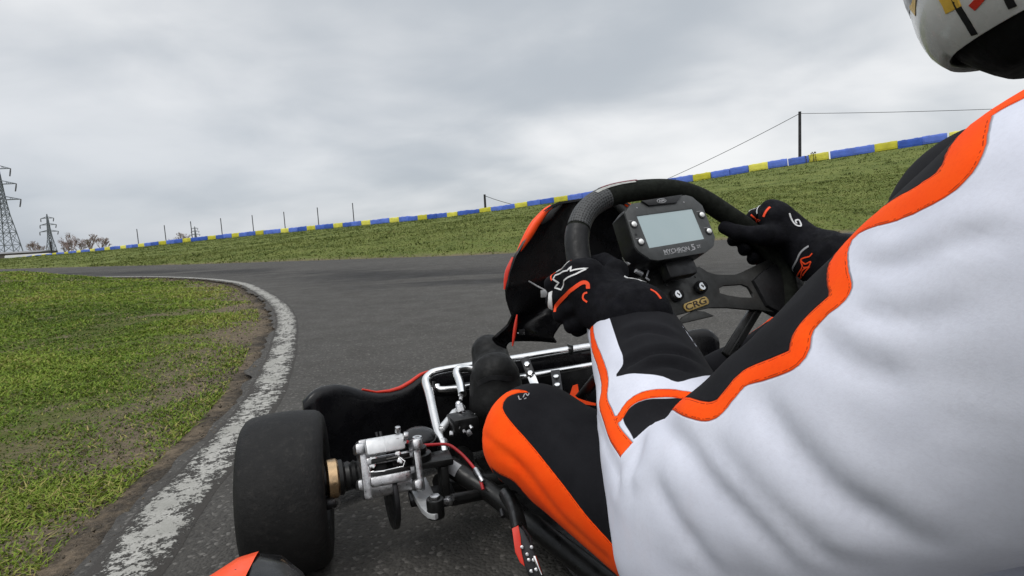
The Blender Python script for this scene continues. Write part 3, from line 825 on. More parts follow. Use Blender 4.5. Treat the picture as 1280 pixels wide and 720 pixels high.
# ================================================================== BARE TREES AND PADDOCK ROOFS
MT['bark'] = mat('bark', (.16, .12, .11), .9, var=.25, scale=.8)
MT['twig'] = mat('twig', (.25, .185, .17), .9, var=.25, scale=.6)
def bare_tree(px, py, d, h, wd, seed, lab, bushy=False):
    r_ = random.Random(seed); b = P(px, py, d); b.z = -2.6
    root = empty('bare_tree', b, lab, 'tree', 'leafless trees beyond the barrier')
    tr = MB(); cw = MB()
    hh = h + (P(px, py, d).z + 2.6)
    def grow(p, v, l, r, dep, mb):
        q = p + v * l; q2 = p + v * l * .5 + Vector((r_.uniform(-1, 1), r_.uniform(-1, 1), 0)) * l * .06
        mb.tube([p, q2, q], [r, r * .85, r * .7], 4 if dep > 1 else 6, cap=False)
        if dep >= 5: return
        for _ in range(3 if dep > 0 else 5):
            a = r_.uniform(0, 6.28); sp = r_.uniform(.3, .75) * wd
            nv = (v + Vector((math.cos(a), math.sin(a), r_.uniform(-.1, .35))) * sp).normalized()
            st = p.lerp(q, r_.uniform(.55, 1))
            grow(st, nv, l * r_.uniform(.55, .78), max(r * .55, .034), dep + 1, cw)
    grow(Vector((0, 0, 0)), Vector((r_.uniform(-.08, .08), 0, 1)), hh * .33, hh * .022, 0, tr)
    t = tr.build('trunk', MT['bark'], None, 0); t.parent = root
    c = cw.build('crown', MT['twig'], None, 0); c.parent = root
specs = [(42, 316, 175, 4.2, .8, 'bare bushy tree beside the foot of the largest pylon'), (52, 316, 210, 3.4, .8, 'smaller leafless tree just left of the mid-sized pylon'),
         (80, 315, 160, 3.0, .9, 'low bare tree touching the right side of the mid-sized pylon'), (90, 315, 150, 4.3, 1.0, 'dense brown leafless tree, leftmost of the clump right of the mid-sized pylon'),
         (101, 315, 155, 4.4, 1.0, 'broad reddish leafless tree in the middle of the clump'), (114, 314, 150, 4.9, 1.0, 'tallest bare tree of the clump between pylon and fence posts'),
         (127, 314, 160, 4.3, 1.0, 'spreading bare tree at the right end of the clump'), (229, 304, 190, 4.1, .9, 'small bare tree just left of the smallest pylon'), (220, 305, 200, 2.6, .9, 'tiny bare shrub showing over the barrier left of the smallest pylon')]
for i, s in enumerate(specs): bare_tree(s[0], s[1], s[2], s[3] * 1.25 + .6, s[4], 40 + i, s[5])

MT['white_roof'] = mat('white_roof', (.62, .62, .63), .5, var=.06, scale=.6)
MT['grey_wall'] = mat('grey_wall', (.20, .20, .205), .8, var=.12, scale=.5)
MT['dark_glass'] = mat('dark_glass', (.02, .022, .026), .2)
MT['brown_wall'] = mat('brown_wall', (.10, .085, .08), .85, var=.2, scale=.4)
def van(px, py_top, d, L, lab):
    top = P(px, py_top - .8, d); zb = -2.6; H = top.z - zb
    root = empty('parked_van', Vector((top.x, top.y, zb)), lab, 'van', 'white vans parked beyond the barrier'); root.rotation_euler.z = R_(17)
    w = 2.0; prof = [(-L / 2, .35), (L / 2 - .1, .35), (L / 2, .6), (L / 2, 1.0), (L / 2 - .75, 1.2), (L / 2 - 1.35, H - .12), (L / 2 - 1.7, H), (-L / 2 + .12, H), (-L / 2, H - .15)]
    b = MB().prism([prof], Vector((0, w / 2, 0)), Vector((1, 0, 0)), Vector((0, 0, 1)), Vector((0, -1, 0)), w, bev=.05).build('body', MT['white_roof']); b.parent = root
    g = MB().prism([[(L / 2 - 1.6, 1.35), (L / 2 - .95, 1.3), (L / 2 - 1.4, H - .3), (L / 2 - 1.7, H - .3)]], Vector((0, -w / 2 - .001, 0)), Vector((1, 0, 0)), Vector((0, 0, 1)), Vector((0, -1, 0)), .01).build('window', MT['dark_glass']); g.parent = root
    for x in (-L / 2 + .9, L / 2 - .9):
        wh = MB().lathe([(.0, -.1), (.28, -.1), (.33, -.06), (.33, .06), (.28, .1), (.0, .1)], Vector((x, -w / 2 + .05, .33)), Vector((0, -1, 0)), 18).build('wheel', MT['tyre']); wh.parent = root
van(42, 318.2, 86, 6.4, 'white van left of the post in front of the leftmost white roof'); van(76, 316.6, 86, 6.2, 'white van parked to the right of the dark post near the pylons')
o = post_from_px('fence_post', 58, .6, 1.9, .09, MT['post_dark']); tag(o, 'stubby dark post standing between the two white vans', 'post')
def shed(px, py_top, d, L, wd, lab, cat, m):
    top = P(px, py_top, d); root = empty('low_shed', Vector((top.x, top.y, -2.6)), lab, cat); root.rotation_euler.z = R_(12); H = top.z + 2.6
    wl = MB().box(Vector((0, 0, H * .45)), (L, wd, H * .9), bev=.02).build('wall', m); wl.parent = root
    rf = MB().prism([[(-wd / 2 - .3, H * .9), (wd / 2 + .3, H * .9), (0, H)]], Vector((-L / 2 - .2, 0, 0)), Vector((0, 1, 0)), Vector((0, 0, 1)), Vector((1, 0, 0)), L + .4).build('roof', MT['grey_wall']); rf.parent = root
    dr = MB().box(Vector((L * .2, -wd / 2 - .03, H * .35)), (1.8, .06, H * .7), bev=.01).build('door', MT['grey_wall']); dr.parent = root
shed(2, 315.5, 140, 20, 8, 'low brown shed with a grey roof under the largest pylon', 'shed', MT['brown_wall'])

# ================================================================== GO-KART
kart = empty('go_kart', K(0, 0, 0), 'black and orange racing go-kart cornering beside the white line', 'go-kart')
AX = -KL                                  # axle direction, to the right
def part(mb, name, m, parent=None, smooth=40): return mb.build(name, m, parent or kart, smooth)

# ---- front wheels
def front_wheel(c, ax):
    w = link('wheel', None, kart, c); w.empty_display_size = .05
    bpy.context.view_layer.update()
    W2 = .0645; R = .131
    prof = [(.066, -W2 * .80), (.072, -W2 * .90), (.088, -W2 * .98), (.104, -W2), (.116, -W2 * .97), (.1235, -W2 * .88), (.1275, -W2 * .76), (.1295, -W2 * .5), (R, -W2 * .2), (R, W2 * .2), (.1295, W2 * .5), (.1275, W2 * .76), (.1235, W2 * .88), (.116, W2 * .97), (.104, W2), (.088, W2 * .98), (.072, W2 * .90), (.066, W2 * .80)]
    t = MB().lathe(prof, c, ax, 72, closed=True).build('tyre', MT['tyre'], w, 60)
    rp = [(.0665, -.055), (.071, -.060), (.0665, -.050), (.060, -.040), (.052, -.02), (.050, .0), (.052, .02), (.060, .040), (.0665, .05), (.071, .06), (.0665, .055)]
    rm = MB(); rm.lathe(rp, c, ax, 40); rm.cyl(c - ax * .012, c + ax * .012, .049, n=30, bev=.002)
    for k in range(3):
        x, y, z = basis(z=ax); a = 2.1 * k; q = c + (x * math.cos(a) + y * math.sin(a)) * .03
        rm.cyl(q - ax * .018, q + ax * .018, .006, n=6)
    rm.build('rim', MT['black_metal'], w)
    return w
phi = R_(15.5); AXS = Vector((math.cos(phi), math.sin(phi), 0))
WC = Vector((-.392, .925, .131))
front_wheel(WC, AXS)
front_wheel(K(.28, -.55, .131), AXS)

# ---- stub axle, bearing ring, boots, rotor
HUB0 = P(400, 600, .93)
part(MB().lathe([(.022, .0), (.028, .001), (.031, .004), (.031, .017), (.028, .020), (.024, .021), (.022, .021)], P(407, 600, .925), (P(470, 588, .955) - P(407, 600, .925)), 40), 'hub_ring', MT['bronze'])
d_ax = (P(470, 588, .955) - P(407, 600, .925)).normalized(); o_ax = P(407, 600, .925)
part(MB().lathe([(.016, -.05), (.024, -.02), (.024, .018), (.028, .020), (.028, .026), (.022, .030), (.0235, .036), (.0205, .040), (.0235, .045), (.0205, .049), (.0235, .054), (.0205, .058), (.027, .066), (.033, .072), (.036, .080), (.034, .095), (.02, .10)], o_ax, d_ax, 36), 'stub_axle', MT['black_metal'])
q = P(415, 628, .915)
part(MB().cyl(q - AX * .01, q + AX * .006, .010, n=18, bev=.002), 'hub_bolt', MT['dark_metal']); part(MB().lathe([(.0045, 0), (.008, 0), (.008, .003), (.0045, .003)], q + AX * .004 - KF * .004, -KF + AX * .3, 18, True), 'washer', MT['silver'])
q0 = P(488, 612, .95)
part(MB().cyl(q0 - AX * .004 - ZZ * .005, q0 + AX * .004 - ZZ * .005, .058, n=48, bev=.001), 'brake_disc', MT['dark_metal'])

# ---- brake caliper
vx = d_ax; view = (CC - P(485, 580, .93)).normalized(); vy = (view.cross(vx)).normalized(); vz = vx.cross(vy).normalized()   # caliper axes: along axle, up its sloping back face
cal = empty('brake_caliper', P(485, 582, .925), None, None); del_ = None
cal.parent = kart; cal.matrix_parent_inverse = wmat(kart).inverted()
bpy.context.view_layer.update()
SLN = .00130                            # metres per photo pixel at this distance
def cp(px, py, out=0.0): return P(px, py, .925) + view * out
fx = (vx, vy, vz)
body = MB()
body.box(cp(456, 587), (.017, .092, .05), fx, .004); body.box(cp(521, 582, -.008), (.012, .080, .04), fx, .004)
body.box(cp(490, 572, -.012), (.085, .012, .04), fx, .003); body.box(cp(491, 592, -.012), (.085, .012, .04), fx, .003)
for a in ((449, 562), (452, 606), (519, 556), (521, 606)): body.box(cp(*a, .004), (.016, .018, .045), fx, .005)
body.build('caliper_body', MT['silver'], cal)
up = MB(); up.box(cp(481, 556, .02), (.060, .026, .022), (vx, (vy - vz * .25).normalized(), vz), .004); up.box(cp(481, 556, .0315), (.0012, .024, .001), (vx, (vy - vz * .25).normalized(), vz), 0); up.build('piston_cover', MT['satin'], cal)
lo_ = MB(); lo_.box(cp(488, 598, .02), (.064, .016, .024), fx, .004); lo_.box(cp(489, 609, .012), (.066, .022, .022), (vx, (vy + vz * .35).normalized(), vz), .004); lo_.build('piston_cover', MT['silver'], cal)
pd = MB(); pd.box(cp(487, 573, .004), (.06, .007, .03), fx, .001); pd.box(cp(488, 590, .004), (.06, .007, .03), fx, .001); pd.box(cp(487, 582, -.02), (.07, .03, .01), fx, 0); pd.build('brake_pad', MT['black_metal'], cal)
cl = MB().tube([cp(461, 583, .02), cp(463, 590, .026), cp(480, 588, .028), cp(503, 583, .028), cp(506, 577, .022), cp(498, 571, .02), cp(470, 576, .02)], .0013, 8); cl.build('retaining_clip', MT['chrome'], cal)
for a, r in (((467, 573), .006), ((497, 567), .005), ((466, 582), .0055), ((500, 576), .0055), ((463, 592), .0045)):
    MB().cyl(cp(*a, .0), cp(*a, .022), r, n=6, bev=.0012).build('bolt', MT['chrome'], cal)
for a, b2, r in (((455, 558), (453, 562), .005), ((497, 534), (497, 541), .0045), ((496, 546), (496, 553), .007), ((504, 545), (510, 545), .006), ((500, 552), (504, 556), .008)):
    MB().cyl(cp(*a, .014), cp(*b2, .012), r, n=14, bev=.0012).build('bolt', MT['silver'], cal)
MB().tube([cp(454, 560, .012), cp(460, 564, .012)], .004, 8).build('bleed_screw', MT['chrome'], cal)
MB().tube([cp(470, 540, -.01), cp(473, 549, -.006)], .0025, 6).build('bleed_screw', MT['dark_metal'], cal)
MB().tube([cp(475, 539, -.01), cp(477, 548, -.006)], .0025, 6).build('bleed_screw', MT['dark_metal'], cal)

# ---- kingpin, bracket, steering arm, tie rods
kp = P(523, 567, .955)
kb = MB(); kb.cyl(kp - ZZ * .012, kp + ZZ * .002, .021, n=28, bev=.002); kb.cyl(kp + ZZ * .004, kp + ZZ * .012, .014, n=24, bev=.001)
br_ax = basis(x=P(560, 575, .97) - kp, z=ZZ); kb.box(kp - ZZ * .008 + (P(560, 575, .97) - kp) * .35, (.075, .045, .012), br_ax, .003); kb.box(kp - ZZ * .068 + (P(560, 575, .97) - kp) * .35, (.075, .045, .012), br_ax, .003)
kb.box(kp - ZZ * .04 + (P(560, 575, .97) - kp) * .8, (.014, .045, .07), br_ax, .003)
part(kb, 'kingpin_bracket', MT['black_metal'])
part(MB().cyl(kp + ZZ * .010, kp + ZZ * .026, .0085, n=18, bev=.0015), 'kingpin_bolt', MT['silver'])
part(MB().lathe([(.004, 0), (.0075, 0), (.0075, .004), (.004, .004)], kp + ZZ * .025, ZZ, 18, True), 'kingpin_nut', MT['chrome'])
# arm lies level at the height of the stub axle
za = .118
def ga(px, py): 
    p = G(px, py, za); return p
poly = [(512, 611), (517, 624), (527, 641), (535, 648), (544, 650), (551, 646), (551, 636), (543, 624), (536, 608), (532, 601), (529, 604), (530, 618), (526, 620), (522, 612)]
o = ga(530, 630); ptsA = [(ga(*q) - o) for q in poly]
part(MB().prism([[(v.x, v.y) for v in ptsA]], o, Vector((1, 0, 0)), Vector((0, 1, 0)), ZZ, .008, .0012), 'steering_arm', MT['satin'])
part(MB().cyl(ga(518, 612) - ZZ * .02, ga(518, 612) + ZZ * .014, .009, n=16, bev=.001).cyl(ga(516, 597) - ZZ * .02, ga(519, 600) + ZZ * .012, .012, n=16, bev=.002), 'arm_bolt', MT['dark_metal'])
je = ga(545, 643)
part(MB().cyl(je - ZZ * .004, je + ZZ * .026, .0135, n=24, bev=.002), 'rod_end', MT['black_metal'])
part(MB().cyl(je + ZZ * .026, je + ZZ * .031, .0085, n=6, bev=.001), 'rod_end_nut', MT['silver'])
t0 = je + ZZ * .018; t1 = P(606, 617, .96); tv = (t1 - t0)
part(MB().cyl(t0 + tv * .12, t0 + tv * .32, .0042, n=12), 'rod_thread', MT['silver'])
part(MB().cyl(t0 + tv * .22, t0 + tv * .30, .0075, n=6, bev=.001), 'lock_nut', MT['silver'])
part(MB().cyl(t0 + tv * .30, t0 + tv * 2.2, .0095, n=16, bev=.002), 'tie_rod', MT['black_metal'])
f0 = P(547, 573, 1.0); f1 = P(614, 616, .95); fv = f1 - f0
part(MB().tube([f0, f0 + fv * .5, f1, f1 + fv * .5 + KF * -.05, K(-.1, .17, .06), K(-.6, .24, .06)], .0165, 18), 'frame_tube', MT['black_metal'])
fm = f0 + fv * .34; fd = fv.normalized(); fvw = ((CC - fm) - fd * (CC - fm).dot(fd)).normalized()
stk = MB(); fs_ = fd.cross(fvw)
for k in range(7):
    a0 = -.75 + .2 * k; a1 = a0 + .2
    for s_ in (0,):
        v = [stk.bm.verts.new(fm + fd * h + (fvw * math.cos(a) + fs_ * math.sin(a)) * .0169) for a, h in ((a0, -.011), (a1, -.011), (a1, .011), (a0, .011))]
        stk.bm.faces.new(v)
part(stk, 'white_sticker', MT['grey_print'])
part(MB().tube(catmull([K(.28, .31, .10), K(.36, .24, .07), K(.46, .20, .06), K(.55, .18, .06), K(.55, -.18, .06), K(.46, -.2, .06), K(.28, -.31, .1)], 6), .015, 14), 'frame_tube', MT['black_metal'])
part(MB().tube([K(.26, .3, .1), K(.24, 0, .07), K(.26, -.3, .1)], .015, 14), 'cross_tube', MT['black_metal'])
part(MB().tube([K(.1, -.17, .06), K(-.1, -.2, .06), K(-.6, -.24, .06)], .0165, 14), 'frame_tube', MT['black_metal'])
part(MB().tube(catmull([P(508, 552, .95), P(522, 557, .97), P(540, 556, .985), P(560, 556, .995), P(574, 565, .99), P(586, 577, .98), P(596, 590, .96), P(601, 602, .94), P(604, 612, .93)], 6), .0027, 10), 'brake_hose', MT['red_hose'])
part(MB().cyl(P(594, 586, .962), P(604, 603, .938), .0048, n=12, bev=.001), 'hose_fitting', MT['silver'])

# ---- nose fairing (wide, low, behind the wheels' front edge)
def nose():
    ls = np.concatenate([np.linspace(-.52, -.2, 26), np.linspace(-.18, .18, 9), np.linspace(.2, .52, 26)])
    topz = lambda l: np.interp(abs(l), [0, .18, .235, .265, .29, .315, .34, .37, .40, .43, .455, .48, .50, .52], [.232, .232, .234, .229, .217, .209, .208, .213, .226, .243, .252, .254, .250, .232])
    ff = lambda l: .47 + .11 * (1 - min(1, (abs(l) / .5)) ** 1.6)
    mb = MB(); rings = []
    for l in ls:
        t = topz(l); f = ff(l); e = 1 if abs(l) < .515 else .55
        sec = [(-.012, .035), (.0, t * .55), (.0, t - .02), (.004, t - .006), (.012, t), (.026, t - .002), (.045, t - .02), (.066 * e + .01, t * .6), (.075 * e + .01, t * .35), (.06 * e, .045)]
        rings.append([mb.bm.verts.new(K(f + a, l, b)) for a, b in sec])
    for A, B in zip(rings, rings[1:]):
        for i in range(len(A)): mb.bm.faces.new((A[i], A[(i + 1) % len(A)], B[(i + 1) % len(A)], B[i]))
    mb.bm.faces.new(rings[0]); mb.bm.faces.new(rings[-1][::-1])
    n_ = part(mb, 'front_fairing', MT['black_gloss'], None, 50)
    for sgn in (1, -1):
        pts = [K(ff(l) + .016, sgn * l, topz(l) + .0015) for l in np.linspace(.245, .40, 22)]
        rr = [.0022 + .0028 * math.sin(math.pi * min(1, (i + 1) / 18)) for i in range(22)]
        MB().tube(pts, rr, 10).build('edge_stripe', MT['red_paint'], n_)
nose()

# ---- chrome bumper hoops
def hoop(pxs, r, m='chrome', name='bumper_tube', n=6): part(MB().tube(catmull([P(*q) for q in pxs], n), r, 14), name, MT[m])
hoop([(556, 570, 1.00), (553, 555, 1.03), (546, 535, 1.08), (537, 494, 1.19), (532.5, 477, 1.235), (537.5, 469, 1.25), (548, 464.5, 1.26), (587, 458, 1.295), (640, 449.5, 1.34), (700, 439.5, 1.395), (740, 433, 1.43)], .0098)
hoop([(578, 493, 1.12), (575, 478, 1.15), (571, 467, 1.175), (573.5, 461.5, 1.185), (583, 461, 1.195), (600, 463, 1.2)], .0085)
hoop([(546, 482, 1.24), (550, 486.6, 1.235), (573, 485.5, 1.245), (590, 483, 1.255), (650, 472.5, 1.30), (728, 458.5, 1.365), (760, 452, 1.39)], .0068)
part(MB().tube(catmull([P(541, 478, 1.25), P(543, 489, 1.24), P(560, 491.5, 1.25), P(590, 488, 1.26)], 6), .007, 10), 'bumper_trim', MT['black_plastic'])
part(MB().box(K(.50, 0, .13), (.02, .50, .16), (KF, KL, ZZ), .006), 'bumper_panel', MT['black_plastic'])
part(MB().box(P(713, 437, 1.399), (.004, .024, .024), (AX, KF, ZZ), .001), 'clamp', MT['black_metal'])
part(MB().tube(catmull([P(553, 553, 1.035), P(556, 566, 1.01), P(561, 577, .995)], 4), [.0105] * 4 + [.007] * 5, 12), 'bumper_end', MT['silver'])

def strap(a, b, w, m, bolts):
    A = P(*a); B = P(*b); d = (B - A).normalized(); vw = (CC - A).normalized(); s = d.cross(vw).normalized(); n = s.cross(d)
    c_ = (A + B) / 2
    t = part(MB().box(c_, (w, (B - A).length, .004), (s, d, n), .0012), 'bracket', m)
    for k in bolts:
        MB().cyl(A.lerp(B, k), A.lerp(B, k) + n * .007, w * .33, n=6, bev=.001).build('bolt', MT['chrome'], t)
strap((655.5, 447, 1.30), (664, 470, 1.27), .020, MT['dark_metal'], (.42, .9))
strap((664, 470, 1.268), (673, 492, 1.22), .018, MT['chrome'], ())
strap((694, 463, 1.27), (699, 498, 1.18), .020, MT['dark_metal'], (.3, .6, .85))
part(MB().cyl(P(690, 496, 1.18), P(705, 500, 1.17), .006, n=8, bev=.001), 'pivot_bolt', MT['silver'])

# ---- pedals and linkages
pz = K(.30, -.09, .05)
pp = [(708, 505), (713, 491), (716, 482), (722, 480), (723.5, 489), (719, 494.5), (723, 498), (736, 502), (745, 504), (745, 507), (730, 505.5), (722, 503.5), (718, 508)]
o = P(720, 495, 1.12); fwd = CF; dn = (CC - o).normalized(); su = dn.cross(Vector((0, 0, 1))).normalized() * -1; sv = dn.cross(su) * 1
L2 = []
for q in pp:
    v = plane_hit(q[0], q[1], o, dn) - o; L2.append((v.dot(su), v.dot(sv)))
part(MB().prism([L2], o, su, sv, -dn, .012, .001), 'pedal', MT['orange_paint'])
bp = K(.30, .115, .06)
part(MB().tube(catmull([K(.28, .07, .05), K(.33, .075, .13), K(.37, .08, .20)], 5), .007, 10).tube([K(.37, .06, .2), K(.375, .15, .205)], .0085, 10), 'pedal', MT['dark_metal'])
lk = MB()
for a, b2, r in (((552, 536, 1.06), (569, 515, 1.10), .0072), ((569, 515, 1.10), (579, 509, 1.12), .0062), ((565, 528, 1.08), (571, 521, 1.09), .0055), ((582, 520, 1.1), (594, 519.5, 1.1), .0042)):
    lk.cyl(P(*a), P(*b2), r, n=12, bev=.001)
part(lk, 'brake_rod', MT['satin'])
l2 = MB()
for a, b2, r in (((574, 506, 1.10), (577, 516, 1.09), .008), ((578, 515, 1.09), (590, 536, 1.05), .0035), ((572, 537, 1.06), (584, 530, 1.06), .003), ((574, 528, 1.06), (581, 541, 1.05), .0032), ((571, 532, 1.06), (577, 535, 1.05), .006), ((580, 520, 1.08), (585, 526, 1.07), .006), ((562, 524, 1.08), (566, 528, 1.08), .007), ((576, 500, 1.12), (577, 492, 1.13), .004), ((584, 538, 1.04), (588, 544, 1.04), .005), ((562, 542, 1.05), (567, 542, 1.05), .005)):
    l2.cyl(P(*a), P(*b2), r, n=8, bev=.0008)
part(l2, 'brake_linkage', MT['silver'])
part(MB().sphere(P(573.5, 505.5, 1.10), .0068), 'ball_joint', MT['chrome'])
part(MB().box(P(578, 528, 1.075), (.05, .05, .03), (AX, KF, ZZ), .006), 'master_cylinder', MT['black_metal'])
part(MB().sphere(P(524, 546, 1.03), .030, (1.0, 1.3, .5), (AX, KF, ZZ)), 'fuel_hose_cover', MT['black_plastic'])

# ---- floor tray, column, seat
part(MB().prism([[(-.1, -.19), (.5, -.17), (.5, .17), (-.1, .19)]], K(0, 0, .028), KF, KL, ZZ, .003), 'floor_tray', MT['black_metal'])

# ---- front panel
def front_panel():
    n0 = (KF * 1 + ZZ * 0); o = K(.235, 0, 0)
    pl = [(736, 247), (708.5, 249.5), (693, 254), (679.5, 263), (666, 280), (653.6, 301), (643, 319), (635, 341), (631.6, 362), (633.7, 374), (638, 385), (643, 396), (638, 408), (620, 426), (627, 434), (640, 440), (660, 442)]
    lz = []
    for q in pl:
        h = plane_hit(q[0], q[1], o, KF); f, l, z = toK(h); lz.append((l, z))
    zt = lz[0][1]; zb = lz[13][1]
    # half width of the panel as a function of height; centre line l=0
    zs = [p[1] for p in lz[:14]][::-1]; hw = [p[0] for p in lz[:14]][::-1]
    low = [(lz[15][1], lz[15][0]), (lz[14][1], lz[14][0])]
    zs = [low[0][0], low[1][0]] + zs; hw = [low[0][1], low[1][1]] + hw; zb = low[0][0]
    rg = []
    for q in ((722, 442), (709, 435), (700, 423), (708, 408), (728, 392)):
        f, l, z = toK(plane_hit(q[0], q[1], o, KF)); rg.append((z, l))
    def right_l(z):
        s = -np.interp(z, zs, hw); zt_ = rg[-1][0]
        if z >= zt_ + .05: return s
        r = np.interp(z, [a for a, b in rg], [b for a, b in rg])
        k = min(1, max(0, (z - zt_) / .05)); return r * (1 - k) + s * k
    rows = np.linspace(zb, zt, 52)
    mb = MB(); G_ = []; nu = 20
    top = zt
    for z in rows:
        w = np.interp(z, zs, hw); r = []
        for k in range(nu + 1):
            u = -1 + 2 * k / nu; uu = math.copysign(1 - (1 - abs(u)) ** 1.35, u)
            l = w * uu if uu > 0 else right_l(z) * -uu
            if z < rg[-1][0] + .05: l = right_l(z) + (w - right_l(z)) * (uu + 1) / 2
            f = .235 + .055 * (1 - abs(uu) ** 2.2) + .05 * (z - .45) * 0 + .03 * (1 - min(1, (z - zb) / .12))
            r.append(mb.bm.verts.new(K(f, l, z)))
        G_.append(r)
    for A, B in zip(G_, G_[1:]):
        for k in range(nu): mb.bm.faces.new((A[k], A[k + 1], B[k + 1], B[k]))
    bmesh.ops.recalc_face_normals(mb.bm, faces=mb.bm.faces)
    bmesh.ops.solidify(mb.bm, geom=mb.bm.faces[:], thickness=.004)
    fp = part(mb, 'front_panel', MT['black_gloss'], None, 50)
    # rolled outer edge with the orange stripe
    for sg in (1, -1):
        def edge(z, d=0): return K(.235 + .004, sg * (np.interp(z, zs, hw) - d), z)
        z1, z2, z3 = np.interp([263, 318, 362], [263, 318, 362], [lz[4][1] + .012, lz[6][1], lz[8][1]])
        zz = np.linspace(lz[3][1] + .006, lz[6][1] + .004, 16); MB().tube([edge(z, .006) for z in zz], [.002 + .0062 * math.sin(math.pi * (.10 + .84 * i / 15)) for i in range(16)], 10).build('edge_stripe', MT['orange_paint'], fp)
        zz = np.linspace(lz[6][1] - .004, lz[8][1], 10); MB().tube([edge(z, .001) for z in zz], [.002 + .0035 * math.sin(math.pi * (i + .5) / 10) for i in range(10)], 10).build('edge_stripe', MT['red_paint'], fp)
        zz = np.linspace(lz[11][1] + .004, lz[12][1] - .035, 10)
        MB().tube([K(.232, sg * (np.interp(lz[11][1], zs, hw) - .004 + .012 * i / 9), z) for i, z in enumerate(zz)], [.0008 + .0024 * math.sin(math.pi * (i + .5) / 10) for i in range(10)], 10).build('edge_stripe', MT['red_paint'], fp)
        zz = np.linspace(lz[2][1], lz[4][1], 12); MB().tube([edge(z, .022) + KF * .008 for z in zz], [.002 + .008 * math.sin(math.pi * (i + .5) / 12) for i in range(12)], 10).build('edge_trim', MT['bezel'], fp)
    MB().tube([P(656.5, 344, 1.06), P(660, 351, 1.06), P(672, 358, 1.055), P(690, 367.5, 1.05)], .0016, 8).build('stay_wire', MT['grey_print'], fp)
    MB().box(P(682, 367, 1.05), (.020, .004, .013), (AX, KF, ZZ), .001).build('stay_tab', MT['satin'], fp)
    MB().box(P(656, 353, 1.07), (.008, .006, .02), (AX, KF, ZZ), .001).build('stay_tab', MT['dark_metal'], fp)
    MB().box(P(652, 415, 1.06), (.012, .006, .010), (AX, KF, ZZ), .001).build('clip', MT['dark_metal'], fp)
    MB().tube([P(647, 416.5, 1.06), P(655, 416, 1.06)], .0016, 6).build('clip', MT['silver'], fp)
    MB().cyl(P(640, 327, 1.07), P(643, 324, 1.06), .006, n=10, bev=.001).build('clip', MT['black_metal'], fp)
front_panel()

# ---- steering wheel
RHO = R_(25.5); DEL = R_(4.1)
_B0 = KF * math.sin(RHO) + ZZ * math.cos(RHO); _A0 = -KL
WA_ = _A0 * math.cos(DEL) + _B0 * math.sin(DEL); WB_ = -_A0 * math.sin(DEL) + _B0 * math.cos(DEL); WN_ = WA_.cross(WB_)
SCR = P(838.6, 285, .80)                       # screen centre
def wh(px, py, out=0.0):                       # point of the wheel plane seen in that direction
    return plane_hit(px, py, SCR + WN_ * (-.046 + out), WN_)
HUBC = wh(853, 350)
def W(a, b, n=0.0): return HUBC + WA_ * a + WB_ * b + WN_ * n
def ab(px, py, out=0.0):
    v = wh(px, py, out) - HUBC; return (v.dot(WA_), v.dot(WB_))
sw = link('steering_wheel', None, kart, HUBC); sw.empty_display_size = .05
bpy.context.view_layer.update()
RIM = .0158
rim_c = [ab(*q) for q in ((723, 320), (722, 290), (733, 264), (757, 247), (795, 238.5), (838, 237), (872, 246), (905, 266), (940, 291), (968, 320))]
rim_ab = rim_c + [(.191, -.035), (.166, -.085), (.122, -.125), (.062, -.148), (0, -.153), (-.06, -.142), (-.116, -.108), (-.150, -.058), (-.161, 0)]
RP = catmull([(a, b, 0) for a, b in rim_ab], 10, True)
n_r = len(RP)
def rim_pt(i): v = RP[i % n_r]; return W(v.x, v.y)
def rim_idx(px, py):
    t = ab(px, py); return min(range(n_r), key=lambda i: (RP[i].x - t[0]) ** 2 + (RP[i].y - t[1]) ** 2)
part(MB().tube([rim_pt(i) for i in range(n_r)], RIM, 20, True), 'rim', MT['suede'], sw, 60)
i0, i1 = rim_idx(715, 279), rim_idx(757, 246)
part(MB().tube([rim_pt(i) for i in range(i0, i1 + 1)], RIM + .0007, 22, False, True, True), 'grip_panel', MT['perforated'], sw, 60)
i2 = rim_idx(724, 335)
if i2 > i0: i2 -= n_r
part(MB().tube([rim_pt(i) for i in range(i2 - 6, i0)], RIM + .0012, 22), 'grip_panel', MT['leather'], sw, 60)
# red and white flash on the upper rim
def rim_patch(ia, ib, a0, a1, m, off, name):
    mb = MB(); rows = []
    for i in range(ia, ib + 1):
        c = rim_pt(i); t = (rim_pt(i + 1) - rim_pt(i - 1)).normalized(); od = (c - HUBC); od = (od - t * od.dot(t)).normalized(); nn = WN_
        q = (i - ia) / (ib - ia); lo = a0[0] * (1 - q) + a0[1] * q; hi = a1[0] * (1 - q) + a1[1] * q
        rows.append([mb.bm.verts.new(c + (od * math.cos(R_(lo + (hi - lo) * k / 6)) + nn * math.sin(R_(lo + (hi - lo) * k / 6))) * (RIM + off)) for k in range(7)])
    for A, B in zip(rows, rows[1:]):
        for k in range(6): mb.bm.faces.new((A[k], A[k + 1], B[k + 1], B[k]))
    part(mb, name, m, sw)
MT['rim_red'] = mat('rim_red', (.16, .035, .045), .7, var=.2, scale=200)
MT['rim_white'] = mat('rim_white', (.35, .35, .33), .6, var=.2, scale=200)
ia, ib = rim_idx(748, 240), rim_idx(795, 236)
rim_patch(ia, ib, (-2, 4), (40, 52), MT['rim_red'], .0011, 'rim_flash')
rim_patch(ia - 3, ib - 1, (41, 53), (62, 66), MT['rim_white'], .0011, 'rim_flash')

